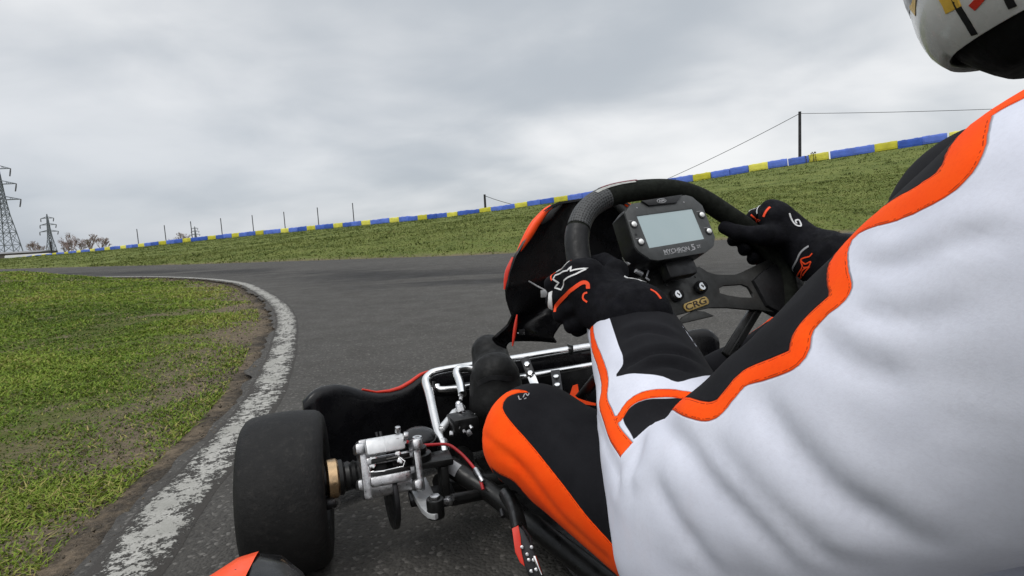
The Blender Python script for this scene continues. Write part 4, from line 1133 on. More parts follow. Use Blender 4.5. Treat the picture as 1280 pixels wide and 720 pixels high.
def abl(pts, out=0.0): return [ab(x, y, out) for x, y in pts]
right_out = [(873, 333.6), (883.7, 340.4), (893.4, 343.3), (905, 344), (917, 344), (924.5, 341.5), (940, 334), (966, 322)]
right_low = [(978, 394), (969, 391), (948, 388), (932, 387), (909, 385), (886, 385), (866, 389), (852.5, 396), (846, 406)]
slot = [(898, 361), (904, 357.5), (926.5, 356), (934, 359), (940, 366.7), (940.5, 372.5), (924.5, 372), (909, 369.6), (899, 366.7)]
# left half: mirrored spoke
mid_a = ab(850, 352)[0]
R1 = abl(right_out); R2 = abl(right_low); SL = abl(slot)
mir = lambda L: [(2 * mid_a - a, b) for a, b in L][::-1]
Lo2 = [(max(a, -.148), b) for a, b in mir(R2)]; Lo1 = [(max(a, -.148), b) for a, b in mir(R1)]
outl = R1 + R2 + Lo2 + Lo1
plate = MB().prism([outl, SL, [(max(a, -.14), b) for a, b in mir(SL)]], W(0, 0, -.002), WA_, WB_, WN_, .004, .0006)
pl_o = part(plate, 'spoke_plate', MT['plate'], sw, 30)
up_l = [(ab(873, 333.6)[0], ab(873, 333.6)[1] - .02), (.032, .095), (-.055, .10), (-.065, .03), (-.06, -.005)]
part(MB().prism([up_l], W(0, 0, -.0065), WA_, WB_, WN_, .004), 'display_bracket', MT['plate'], sw, 30)
# black padded end of the right spoke
pe = abl([(938, 352), (952, 339), (974, 326), (992, 332), (1002, 352), (1003, 378), (996, 395), (972, 393), (955, 384)])
part(MB().prism([pe], W(0, 0, -.012), WA_, WB_, WN_, .020, .004), 'spoke_pad', MT['leather'], sw)
# lower spoke bar
A_ = wh(950, 378, -.006); B_ = wh(908, 446, -.006); d_ = (B_ - A_).normalized(); s_ = d_.cross(WN_).normalized()
part(MB().box((A_ + B_) / 2, (.019, (B_ - A_).length, .007), (s_, d_, s_.cross(d_)), .002).box((A_ + B_) / 2 + WN_ * .004, (.004, (B_ - A_).length * .99, .003), (s_, d_, s_.cross(d_)), .001), 'lower_spoke', MT['black_metal'], sw)
# hub bolts
for (px, py), r, tall_ in (((845.5, 334.5), .006, 0), ((846.5, 368.5), .0095, 1), ((876.5, 358.5), .0095, 1)):
    c = wh(px, py, .010 if tall_ else .004)
    b_ = part(MB().cyl(W(*ab(px, py), .002) * 0 + wh(px, py, .001), c, r, n=28, bev=.0012), 'hub_washer', MT['leather'] if tall_ else MT['plate'], sw)
    part(MB().lathe([(.0022, .0015), (.0026, .0032), (r * .58, .0032), (r * .62, .002), (r * .62, -.002), (.0022, -.002)], c, WN_, 28, True).lathe([(0, 0), (.0023, 0), (.0023, .001), (0, .001)], c, WN_, 6), 'hub_bolt', MT['chrome'] if tall_ else MT['silver'], b_)
for px, py in ((834, 356.5), (868.7, 346.5)):
    part(MB().cyl(wh(px, py, .0015), wh(px, py, .0024), .0015, n=12), 'rivet_hole', MT['case'], sw)
# gold badge with cut lettering
bc = wh(869.8, 380.3, .0042); du = (wh(891, 372, 0) - wh(848.5, 388, 0)).normalized(); du = (du - WN_ * du.dot(WN_)).normalized(); dv = WN_.cross(du)
Lb, Hb = .0235, .0062
bo = [(Lb * .80 * sx + (Lb * .2) * math.cos(t) * 1, Hb * math.sin(t)) for sx, ts in ((1, np.linspace(-1.57, 1.57, 9)), (-1, np.linspace(1.57, 4.71, 9))) for t in ts]
bo = [(a if abs(a) < Lb else a, b) for a, b in bo]
badge = part(MB().prism([bo], wh(869.8, 380.3, .0023), du, dv, WN_, .0018, .0004), 'badge', MT['gold'], sw)
tm = text_mesh('CRG', .0125, .0003, MT['dark_brown'], bc + WN_ * .0003, du, dv, .10, .0001, 1.62)
link('badge_lettering', tm, badge)
# column and its mount
part(MB().cyl(W(0, 0, -.004), W(0, 0, -.03), .022, n=24, bev=.002), 'hub_boss', MT['dark_metal'], sw)
part(MB().tube([W(0, 0, -.03), K(.30, 0, .20), K(.46, 0, .09)], .010, 14), 'steering_column', MT['black_metal'])

# ---- dash display
dd = link('dash_display', None, kart, SCR); dd.empty_display_size = .05
bpy.context.view_layer.update()
def sp(px, py, out=0.0): return plane_hit(px, py, SCR + WN_ * out, WN_)
def sab(px, py, out=0.0): v = sp(px, py, out) - SCR; return (v.dot(WA_), v.dot(WB_))
def SD(a, b, n=0.0): return SCR + WA_ * a + WB_ * b + WN_ * n
face = [sab(*q) for q in ((780.2, 266), (788.5, 254.8), (857, 243.8), (865, 246), (877.7, 257), (893.8, 297), (892, 308), (881, 316.6), (822, 326.4), (812, 325), (797.5, 314.5), (793.5, 309))]
scr = [sab(*q) for q in ((795.5, 270.5), (864.7, 261.3), (880, 298.8), (811.2, 310.3))]
cx = sum(a for a, b in face) / len(face); cy = sum(b for a, b in face) / len(face)
grow = lambda L, k: [(cx + (a - cx) * k, cy + (b - cy) * k) for a, b in L]
part(MB().prism([grow(face, 1.0)], SD(0, 0, -.033), WA_, WB_, WN_, .031), 'housing', MT['case'], dd)
part(MB().prism([grow(face, .992), scr], SD(0, 0, -.0024), WA_, WB_, WN_, .0036, .0007), 'bezel', MT['bezel'], dd)
part(MB().prism([[(a * 1.01, b * 1.01) for a, b in scr]], SD(0, 0, -.0020), WA_, WB_, WN_, .0022), 'screen', MT['lcd'], dd)
part(MB().prism([[sab(*q) for q in ((800, 252.6), (809.5, 258.6), (844, 254.8), (851, 244.8))]], SD(0, 0, .0012), WA_, WB_, WN_, .0028, .0006), 'top_light_bar', MT['case'], dd)
lc = sp(827, 251, .0043)
lg = MB()
def oval(mb, a, b, r, n=28): mb.tube([lc + WA_ * (a * math.cos(t)) + WB_ * (b * math.sin(t)) for t in np.linspace(0, 2 * math.pi, n, endpoint=False)], r, 6, True)
oval(lg, .0078, .0031, .0005)
part(lg, 'maker_emblem', MT['grey_print'], dd)
link('maker_emblem', text_mesh('AiM', .0048, .0002, MT['grey_print'], lc, WA_, WB_, .1, .0001, 1.25), dd)
for px, py in ((792, 280.8), (800.8, 302.6), (876.7, 269), (885.7, 289.3)):
    c = sp(px, py, .001)
    b_ = part(MB().lathe([(0, 0), (.0058, 0), (.0058, .0012), (.0044, .0016), (0, .0016)], c, WN_, 24), 'button', MT['case'], dd)
    part(MB().lathe([(0, -.0002), (.0041, -.0002), (.0040, .0024), (.0028, .0036), (0, .0040)], c, WN_, 24), 'button_cap', MT['button'], b_)
    m_ = sp(px - 3, py - 4.8, .0014); MB().box(m_, (.0085, .0006, .0004), (WA_, WB_, WN_), 0).build('button_legend', MT['grey_print'], b_)
for px, py in ((796, 260), (854.6, 253)):
    part(MB().lathe([(0, 0), (.0012, 0), (.0009, .0008), (0, .001)], sp(px, py, .001), WN_, 12), 'indicator', MT['grey_print'], dd)
part(MB().lathe([(0, 0), (.0018, 0), (.0018, .0004), (0, .0004)], sp(795, 293.5, .0012), WN_, 12), 'sensor', MT['dark_metal'], dd)
td = (sp(876, 308.5) - sp(829, 315.6)).normalized()
tdv = WN_.cross(td)
link('printed_name', text_mesh('MYCHRON', .0088, .0002, MT['grey_print'], sp(846, 312.9, .0014), td, tdv, .05, .0001, 1.02), dd)
link('printed_name', text_mesh('5', .0122, .0002, MT['grey_print'], sp(866.5, 309.2, .0014), td, tdv, .05, .0002, 1.15), dd)
link('printed_name', text_mesh('2T', .0062, .0002, MT['grey_print'], sp(873.5, 308.2, .0014), td, tdv, .05, .0001, 1.0), dd)
for k in range(9):
    MB().box(sp(832 + k * 4.1, 318.2 - k * .62, .0014), (.0042, .0006, .0003), (td, tdv, WN_), 0).build('printed_name', MT['grey_print'], dd) if k % 4 != 3 else None
part(MB().box(SD(.005, -.052, -.024), (.05, .03, .02), (WA_, WB_, WN_), .004), 'mount', MT['case'], dd)
part(MB().tube([W(.024, .012, .0), SD(.032, -.045, -.02)], .0022, 8), 'mount_screw', MT['dark_metal'], dd)
for a, b2, r in (((781, 320), (787, 331), .0045), ((794, 338), (803, 343), .0035), ((811, 338), (808, 346), .0011), ((807, 347), (812, 351), .0016), ((805, 352), (806, 356), .0022)):
    part(MB().cyl(wh(*a, .012), wh(*b2, .012), r, n=10, bev=.0008), 'cable_plug', MT['satin'], dd)
part(MB().prism([abl([(848, 406), (852, 417.5), (843.5, 418)])], W(0, 0, -.001), WA_, WB_, WN_, .002), 'gold_sticker', MT['gold'], sw)

# ---- side pod under the camera, with its orange crest
def side_pod():
    nose_px = [(268, 727), (284, 710), (300, 699), (318, 691.5), (336, 689), (350, 691), (362, 698), (375, 712), (383, 726)]
    mb = MB(); rings = []; f_front = -.10
    secs = [(-.148, .50, .0), (-.152, .78, .012), (-.165, .92, .02), (-.20, 1.0, .028), (-.28, 1.0, .03), (-.45, 1.0, .03), (-.62, .98, .03), (-.72, .85, .04), (-.75, .6, .05)]
    zt = .262; zb = .05; l0, l1 = .505, .765
    prof = [(.515, .05), (.522, .15), (.538, .222), (.554, .260), (.571, .282), (.589, .289), (.607, .288), (.635, .276), (.663, .25), (.69, .20), (.70, .12), (.69, .05)]
    lc_ = .59; zc_ = .15
    for f, k, dz in secs:
        rings.append([mb.bm.verts.new(K(f, lc_ + (l - lc_) * k, zc_ + (z - zc_) * k - 0)) for l, z in prof])
    for A, B in zip(rings, rings[1:]):
        for i in range(len(A)): mb.bm.faces.new((A[i], A[(i + 1) % len(A)], B[(i + 1) % len(A)], B[i]))
    mb.bm.faces.new(rings[0]); mb.bm.faces.new(rings[-1][::-1])
    bmesh.ops.subdivide_edges(mb.bm, edges=mb.bm.edges[:], cuts=1, use_grid_fill=True, smooth=.6)
    pod = part(mb, 'side_pod', MT['black_gloss'], None, 60)
    bv = bvh_of(pod.data)
    st = MB()
    rows = []
    for f, a, b2 in ((-.151, .588, .61), (-.157, .589, .635), (-.168, .590, .65), (-.19, .592, .664), (-.22, .598, .668), (-.26, .602, .67), (-.32, .608, .67), (-.45, .61, .67), (-.62, .61, .67)):
        row = []
        for k in range(16):
            l = a + (b2 - a) * k / 15
            h = bv.ray_cast(K(f, l, .5), Vector((0, 0, -1)))
            c, n = (h[0], h[1]) if h[0] is not None else bv.find_nearest(K(f, l, .25))[:2]
            row.append(st.bm.verts.new(c + n * .0028))
        rows.append(row)
    for A, B in zip(rows, rows[1:]):
        for k in range(15): st.bm.faces.new((A[k], A[k + 1], B[k + 1], B[k]))
    st.build('crest_stripe', MT['orange_paint'], pod, 60)
side_pod()

# ---- seat stay bracket beside the driver's thigh
o = P(655, 690, .66); dn = (CC - o).normalized(); su = dn.cross(Vector((0, 0, 1))).normalized() * -1; sv = dn.cross(su)
def flat(pts): 
    L = []
    for q in pts:
        v = plane_hit(q[0], q[1], o, dn) - o; L.append((v.dot(su), v.dot(sv)))
    return L
part(MB().prism([flat([(640, 661), (648, 657), (651, 672), (652, 690), (656, 708), (650, 703), (644, 690)])], o + dn * .002, su, sv, dn, .004, .0006), 'red_guard', MT['red_paint'])
bk = part(MB().prism([flat([(648, 657), (655, 664), (668, 690), (680, 722), (662, 722), (655, 705), (651, 680)])], o, su, sv, dn, .004, .0006), 'stay_bracket', MT['dark_metal'])
for px, py in ((652.5, 684), (664.5, 684), (659, 693), (661, 700), (667, 700), (670, 712), (664, 714)):
    c = plane_hit(px, py, o + dn * .004, dn); MB().cyl(c - dn * .002, c + dn * .004, .0022, n=8, bev=.0006).build('bolt', MT['silver'], bk)
part(MB().cyl(plane_hit(668, 695, o + dn * .008, dn), plane_hit(677, 719, o + dn * .008, dn), .0024, n=10, bev=.0006), 'stay_rod', MT['chrome'])
part(MB().tube([plane_hit(652, 658, o, dn), plane_hit(663, 672, o, dn), plane_hit(664, 684, o, dn)], .0018, 8), 'stay_wire', MT['dark_metal'])
part(MB().tube(catmull([P(632, 618, .82), P(640, 630, .78), P(646, 645, .74), P(650, 665, .70)], 5), .010, 10), 'fuel_line', MT['black_metal'])
for a, b2 in (((627, 637, .8), (629, 646, .79)), ((634, 622, .8), (637, 627, .79))):
    part(MB().cyl(P(*a), P(*b2), .0035, n=8, bev=.0006), 'small_bolt', MT['dark_metal'])

# ================================================================== DRIVER
def march(bone, px, py):
    """point of one limb (a round cone) seen in that direction, or its point nearest to that line of sight"""
    a, b, ra, rb = bone; v = ray(px, py).normalized(); s = .02; best = (9, None)
    for _ in range(160):
        q = CC + v * s; d = float(cone_sdf(np.array([list(q)]), a, b, ra, rb)[0])
        if d < best[0]: best = (d, q)
        if d < 1e-4: break
        s += max(d, .0006)
        if s > 2.2: break
    return best[1]
class Chart:
    """garment coordinates of a limb: distance along it, and around it"""
    def __init__(s, bone, rn):
        s.a = np.array(bone[0]); s.b = np.array(bone[1]); u = s.b - s.a; s.L = np.linalg.norm(u); s.u = u / s.L; s.bone = bone; s.rn = rn
        m = (s.a + s.b) / 2; w = np.array(CC) - m; w -= (w @ s.u) * s.u; s.e1 = w / np.linalg.norm(w); s.e2 = np.cross(s.u, s.e1)
    def of(s, X):
        d = np.asarray(X) - s.a; return np.stack([d @ s.u, np.arctan2(d @ s.e2, d @ s.e1) * s.rn], -1)
    def px(s, pts): return np.array([s.of(np.array(march(s.bone, *p))) for p in pts])
class Flat(Chart):
    def of(s, X):
        d = np.asarray(X) - s.a; return np.stack([d @ s.u, d @ s.e2], -1)
def smooth2(L, n=6, closed=False): return np.array([[v.x, v.y] for v in catmull([(a, b, 0) for a, b in L], n, closed)])
def line_d(Q, L):
    d, s, _ = pdist(Q, L); return d, s
def poly_sd(Q, L):
    L2 = np.vstack([L, L[:1]]); d = pdist(Q, L2)[0]
    ins = np.zeros(len(Q), bool)
    for i in range(len(L)):
        (x1, y1), (x2, y2) = L2[i], L2[i + 1]
        c = ((y1 > Q[:, 1]) != (y2 > Q[:, 1])) & (Q[:, 0] < (x2 - x1) * (Q[:, 1] - y1) / (y2 - y1 + 1e-12) + x1)
        ins ^= c
    return np.where(ins, d, -d)      # + inside

SH = P(1432, 356, .27); EL = P(888, 684, .45); EU = P(897, 638, .44); WR = P(787, 405, .735)
RSH = K(-.56, -.19, .53); REL = K(-.34, -.33, .36); RWR = P(1052, 332, .86)
HIP = K(-.47, .115, .175); KNEE = P(670, 547, .79); ANK = K(.285, .125, .135)
RHIP = K(-.47, -.115, .175); RKNEE = K(.02, -.30, .31); RANK = K(.30, -.12, .135)
B_UP = (tuple(SH), tuple(EU), .098, .0755); B_FO = (tuple(EL), tuple(WR), .075, .055)
B_TH = (tuple(HIP), tuple(KNEE), .090, .068); B_SN = (tuple(KNEE), tuple(ANK), .064, .046)
T = tuple
prims = [
    ('e', (T(K(-.52, 0, .165)), (.14, .185, .125), (KF, KL, ZZ)), 0),
    ('c', (T(K(-.53, 0, .2)), T(K(-.60, 0, .44)), .145, .150), .08),
    ('c', (T(K(-.585, .10, .455)), T(K(-.585, -.10, .455)), .115, .115), .06),
    ('c', (T(K(-.575, .10, .53)), T(SH), .085, .098), .06),
    ('c', (T(K(-.575, -.10, .53)), T(RSH), .09, .100), .06),
    ('c', (T(K(-.56, 0, .54)), T(K(-.50, 0, .66)), .075, .06), .05),
    ('c', (T(P(1253, 281, .42)), T(P(1310, 350, .40)), .073, .072), .015),
    ('c', (T(P(1250, 420, .335)), T(P(1050, 545, .39)), .090, .071), .02),
    ('c', B_UP, .03), ('c', B_FO, .012),
    ('c', (T(RSH), T(REL), .098, .068), .04), ('c', (T(REL), T(RWR), .066, .050), .02),
    ('c', B_TH, .03), ('c', B_SN, .03),
    ('c', (T(RHIP), T(RKNEE), .090, .068), .03), ('c', (T(RKNEE), T(RANK), .064, .046), .03),
]
def suit_material():
    m, nt, b = new_mat('race_suit')
    o = nt.nodes.new('ShaderNodeAttribute'); o.attribute_name = 'band'; k = nt.nodes.new('ShaderNodeAttribute'); k.attribute_name = 'dark'
    pos = geo_pos(nt)
    cl = noise_n(nt, 14, 4, .6, vec=pos); fi = noise_n(nt, 420, 3, .7, vec=pos)
    white = mixc(nt, ramp(nt, cl, .3, .7), (.635, .65, .74), (.71, .725, .815)); white = mixc(nt, ramp(nt, fi, .4, .7, 0, .25), white, (.57, .57, .64))
    # faint colour transfer and grime on the sleeve
    white = mixc(nt, ramp(nt, noise_n(nt, 5.5, 5, .6, vec=pos), .58, .72, 0, .16), white, (.74, .52, .50))
    white = mixc(nt, ramp(nt, noise_n(nt, 3.1, 5, .6, vec=pos), .56, .74, 0, .3), white, (.55, .53, .53))
    black = mixc(nt, ramp(nt, cl, .3, .7), (.0065, .0065, .0082), (.0115, .0115, .0138)); black = mixc(nt, ramp(nt, fi, .5, .75, 0, .5), black, (.016, .016, .019))
    org = mixc(nt, ramp(nt, cl, .3, .7), (1., .075, .004), (1., .10, .006)); org = mixc(nt, ramp(nt, fi, .45, .75, 0, .3), org, (.85, .05, .004))
    c = mixc(nt, ramp(nt, k.outputs['Fac'], -.0004, .0004), white, black)
    c = mixc(nt, ramp(nt, o.outputs['Fac'], -.0004, .0004), c, org)
    # twin stitching and the seam line at the band edge
    e1 = math_n(nt, 'ABSOLUTE', math_n(nt, 'SUBTRACT', o.outputs['Fac'], .0016)); e0 = math_n(nt, 'ABSOLUTE', math_n(nt, 'SUBTRACT', o.outputs['Fac'], .0))
    wv = nt.nodes.new('ShaderNodeTexNoise'); wv.inputs['Scale'].default_value = 330; nt.links.new(pos, wv.inputs['Vector'])
    c = mixc(nt, math_n(nt, 'MULTIPLY', ramp(nt, e1, .0002, .0005, .75, 0), ramp(nt, wv.outputs[0], .42, .5)), c, (.25, .02, .004))
    c = mixc(nt, ramp(nt, e0, .0001, .0006, .55, 0), c, (.03, .012, .008))
    nt.links.new(c, b.inputs['Base Color']); b.inputs['Roughness'].default_value = .85; b.inputs['Specular IOR Level'].default_value = .1
    b.inputs['Sheen Weight'].default_value = .02; b.inputs['Sheen Roughness'].default_value = .5
    wx = nt.nodes.new('ShaderNodeTexNoise'); wx.inputs['Scale'].default_value = 900; wx.inputs['Detail'].default_value = 2; nt.links.new(pos, wx.inputs['Vector'])
    h = math_n(nt, 'ADD', math_n(nt, 'MULTIPLY', wx.outputs[0], .05), math_n(nt, 'MULTIPLY', ramp(nt, e0, 0, .0012, -1, 0), .6))
    h = math_n(nt, 'ADD', h, math_n(nt, 'MULTIPLY', cl, .25))
    bump(nt, b, h, .0012)
    return m
VOX = .0055
body = blob_mesh('person', prims, VOX, suit_material())
bv = bvh_of(body)
nV = len(body.vertices); co = np.empty(nV * 3); body.vertices.foreach_get('co', co); co = co.reshape(-1, 3)
no = np.empty(nV * 3); body.vertices.foreach_get('normal', no); no = no.reshape(-1, 3)
d_up = cone_sdf(co, *B_UP); d_fo = cone_sdf(co, *B_FO); d_th = cone_sdf(co, *B_TH); d_sn = cone_sdf(co, *B_SN)
lbl = np.zeros(nV, int)          # 0 torso, 1 upper arm, 2 forearm, 3 left leg, 4 right arm, 5 right leg
kf = (co - np.array(S0)) @ np.array(KF); kl = (co - np.array(S0)) @ np.array(KL)
d_up = np.minimum(d_up, cone_sdf(co, *prims[7][1]))
lbl[(d_up < .03) & (d_up <= d_fo)] = 1; lbl[(d_fo < .02) & (d_fo < d_up)] = 2
lg_ = np.minimum(d_th, d_sn); lbl[(lg_ < .02) & (lg_ < np.minimum(d_up, d_fo)) & (d_up > .022) & (d_fo > .010)] = 3
d_ra = np.minimum(cone_sdf(co, *prims[10][1]), cone_sdf(co, *prims[11][1])); d_rl = np.minimum(cone_sdf(co, *prims[14][1]), cone_sdf(co, *prims[15][1]))
lbl[(d_ra < .02) & (lbl == 0)] = 4; lbl[(d_rl < .02) & (lbl == 0)] = 5
band = np.full(nV, -.05); dark = np.full(nV, -.05)
# upper sleeve: orange band separating the black inner panel from the white outer sleeve
c1 = Chart(B_UP, .085); HW = .0080
pA = [(1340, 92), (1287, 116), (1248, 136), (1216, 160), (1206, 182), (1199, 207), (1175, 229), (1130, 254), (1095, 271), (1068, 290), (1050, 318), (1046, 345), (1050, 367), (1028, 386), (1004, 410), (996, 446), (962, 461), (931, 472), (912, 494), (893, 514), (865, 512), (836, 507), (812, 516), (798, 530)]
pX = [(797, 570), (799, 610), (822, 680), (850, 740)]
LA = np.array([list(v) for v in catmull([cast(bv, *q, near=.15, far=.8)[0] for q in pA + pX], 5)])
n0 = (len(pA) - 1) * 5
def path3(L):
    bd = np.full(nV, 9.); sd = np.zeros(nV); pr = np.zeros(nV)
    for i in range(len(L) - 1):
        A = L[i]; dd = L[i + 1] - A; l2 = dd @ dd
        if l2 < 1e-12: continue
        t = np.clip((co - A) @ dd / l2, 0, 1); e = co - A - t[:, None] * dd; r = np.linalg.norm(e, axis=1); mm = r < bd
        bd[mm] = r[mm]; pr[mm] = i + t[mm]; sd[mm] = np.sign(np.einsum('ij,ij->i', np.cross(np.broadcast_to(dd, e.shape), e), no))[mm]
    return bd, sd, pr
def vert_at(px, py): h = cast(bv, px, py)[0]; return int(np.argmin(((co - np.array(list(h))) ** 2).sum(1)))
Q = c1.of(co); d, sgn, par_ = path3(LA); ref = sgn[vert_at(955, 435)]
m = (lbl == 1) | ((lbl == 0) & (kl > .04))
HWv = np.interp(par_, [0, 30, 48, 60], [.0120, .0112, .0088, .0070]); band[m] = np.where(par_ < n0, HWv - d, -.02)[m]; leftof = ((co - LA[n0]) @ np.array(CR)) < .004; dark[m] = np.where((d < .30) & (par_ < n0) & ~(leftof & (co[:, 2] < LA[n0][2] + .03)), sgn * ref * d, -.05)[m]
# forearm
c2 = Chart(B_FO, .066)
p2 = [(742, 392), (738, 412), (742, 435), (749, 456), (755, 480), (755, 503), (762, 525), (772, 546), (796, 575), (812, 592)]
L2_ = smooth2(c2.px(p2), 5); p3 = [(775, 522), (784, 507), (796, 498), (812, 493), (836, 491), (858, 493), (885, 500)]
L3_ = smooth2(c2.px(p3), 5)
Q2 = c2.of(co); m = lbl == 2
d2 = line_d(Q2, L2_)[0]; d3 = line_d(Q2, L3_)[0]
pb = [(757, 385), (762, 398), (771, 428), (779, 450), (772, 463), (768, 470), (792, 467), (830, 471), (855, 476), (900, 470), (935, 440), (900, 400), (840, 360), (790, 350)]
pt = [(779, 523), (790, 508), (806, 500), (835, 497), (862, 499), (862, 530), (835, 560), (812, 572), (800, 560), (788, 541)]
kb_ = np.maximum(poly_sd(Q2, smooth2(c2.px(pb), 4, True)), poly_sd(Q2, smooth2(c2.px(pt), 4, True)))
back = (co - c2.a) @ c2.e1 < .022; kside = np.sign(c2.px([(850, 440)])[0][1])
kb_ = np.where(back & (Q2[:, 0] > .42 * c2.L) & (Q2[:, 1] * kside > 0), .02, kb_)
tm_ = c2.px([(802, 572)])[0][0]; kb_ = np.minimum(kb_, Q2[:, 0] - tm_)
d2_, s2_ = line_d(Q2, L2_); r2_ = line_d(c2.px([(830, 430)]), L2_)[1][0]; kb_ = np.where((s2_ * r2_ < 0) | ((Q2[:, 1] * kside < 0) & (Q2[:, 0] < tm_ + .02)), -.02, kb_)
band[m] = np.maximum(.0072 - d2, .0055 - d3)[m]; dark[m] = kb_[m]
# left leg: black with a broad orange flash along the outer side
c4 = Flat((tuple(HIP), tuple(KNEE), .09, .068), .07)
po = [(664, 491), (640, 487.5), (619, 489), (606, 500), (598, 520), (600, 545), (603, 572), (610, 596), (620, 616), (624, 600), (615, 585), (625, 592), (645, 603), (668, 634), (700, 664), (730, 692), (765, 716), (812, 752), (818, 742), (800, 718), (768, 683), (735, 646), (700, 600), (668, 560), (638, 526), (628.5, 509), (634, 497), (648, 491.5)]
kn = (tuple(KNEE), tuple(KNEE + Vector((.0, .001, .0))), .068, .068)
pts = []
for q in po:
    h = cast(bv, *q, near=.4, far=1.0) if not (q[0] > 765) else (march(B_TH, *q), None)
    pts.append(c4.of(np.array(list(h[0]))))
PO = np.array(pts); Q4 = c4.of(co); m = lbl == 3
so = poly_sd(Q4, smooth2(PO, 3, True)); outer = (no @ c4.e1) > -.25
band[m] = np.where(outer, so, -.01)[m]; dark[m] = .03
# stitched seam through the flash
sm = smooth2(np.array([c4.of(np.array(list(cast(bv, *q, near=.4, far=1.0)[0]))) for q in ((605, 545), (640, 572), (680, 622), (720, 664), (760, 700))]), 4)
ds = line_d(Q4, sm)[0]
crease = np.where((lbl == 3) & outer, np.exp(-(ds / .0045) ** 2), 0)
# right leg and right arm carry the same scheme
m = lbl == 5; side = (co - np.array(RKNEE)) @ np.array(KL); band[m] = (.018 - np.abs(side - .028))[m]; dark[m] = .03
m = lbl == 4; dark[m] = .03; zz_ = co[:, 2] - np.array(RSH)[2]
m = (lbl == 0) & (kl <= .04); dark[m] = .03
m = (lbl == 0) & (kf < -.62); dark[m] = -.03; band[m] = -.03

# cloth folds (real relief)
def fold(paths, a, w, side=1.):
    D = np.zeros(nV)
    for pth in paths:
        L = np.array([list(v) for v in catmull([cast(bv, *q, near=.1, far=1.0)[0] for q in pth], 6)])
        bd = np.full(nV, 9.); sd = np.zeros(nV); pr = np.zeros(nV)
        for i in range(len(L) - 1):
            A = L[i]; dd = L[i + 1] - A; l2 = dd @ dd
            if l2 < 1e-10: continue
            t = np.clip((co - A) @ dd / l2, 0, 1); e = co - A - t[:, None] * dd; r = np.linalg.norm(e, axis=1); mm = r < bd
            bd[mm] = r[mm]; sd[mm] = np.sign(np.einsum('ij,ij->i', np.cross(np.broadcast_to(dd, e.shape), e), no))[mm]; pr[mm] = (i + t[mm]) / (len(L) - 1)
        s = bd * sd * side; fade = np.clip(np.minimum(pr, 1 - pr) * 5, 0, 1)
        D += fade * a * (-np.exp(-(s / w) ** 2) + .75 * np.exp(-((s - 2.1 * w) / (1.7 * w)) ** 2) + .35 * np.exp(-((s + 2.2 * w) / (1.9 * w)) ** 2))
    return D
vis = fold([[(832, 520), (852, 553), (885, 595), (945, 655), (1012, 722)], [(945, 480), (965, 520), (1000, 570), (1060, 625), (1100, 648), (1175, 690)]], .0036, .0085)
vis += fold([[(815, 590), (830, 625), (868, 680), (898, 722)], [(1010, 400), (1035, 435), (1085, 462), (1150, 480)], [(790, 520), (798, 560), (785, 600), (790, 630)], [(880, 530), (930, 590), (1000, 660), (1060, 715)]], .0023, .0075)
vis += fold([[(772, 466), (800, 446), (845, 440), (880, 455)], [(775, 425), (805, 412), (850, 425)], [(800, 462), (840, 455), (870, 468)]], .0036, .0052)
vis += fold([[(742, 500), (760, 560), (790, 640)], [(1060, 330), (1120, 330), (1200, 300), (1270, 290)], [(1060, 390), (1140, 400), (1230, 380)]], .0018, .0055)
vis += fold([[(640, 500), (690, 530), (740, 590)], [(610, 560), (650, 580), (700, 640)]], .0015, .006)
amp = np.where(lbl == 3, .0022, .0042)
ns = vnoise(co, 9.0) * amp * .7 + vnoise(co, 22.0, 5) * amp * .3 + (1 - np.abs(vnoise(co * np.array([1, .55, 1]), 36.0, 9)) * 2) * amp * .16
disp = vis + ns - crease * .0022 + np.clip(band, -.0003, .0002)
body.vertices.foreach_set('co', (co + no * disp[:, None]).ravel())
body.attributes.new('band', 'FLOAT', 'POINT').data.foreach_set('value', band.astype(np.float32))
body.attributes.new('dark', 'FLOAT', 'POINT').data.foreach_set('value', dark.astype(np.float32))
body.update()
person = link('person', body)
tag(person, 'driver in a white, black and orange race suit steering the kart with both hands', 'person')
bv = bvh_of(body)

# small print on the knee
kmb = MB()
for st in (((648, 495), (649.5, 499.5), (652, 499)), ((654, 497), (656, 492.5)), ((657, 492), (660, 495), (661.5, 491.5)), ((655.5, 499), (658, 497.5))):
    ribbon(kmb, bv, [cast(bv, *q, near=.4)[0] for q in st], .0014, .0006, straight=True, nsub=3)
kmb.build('knee_print', MT['grey_print'], person)

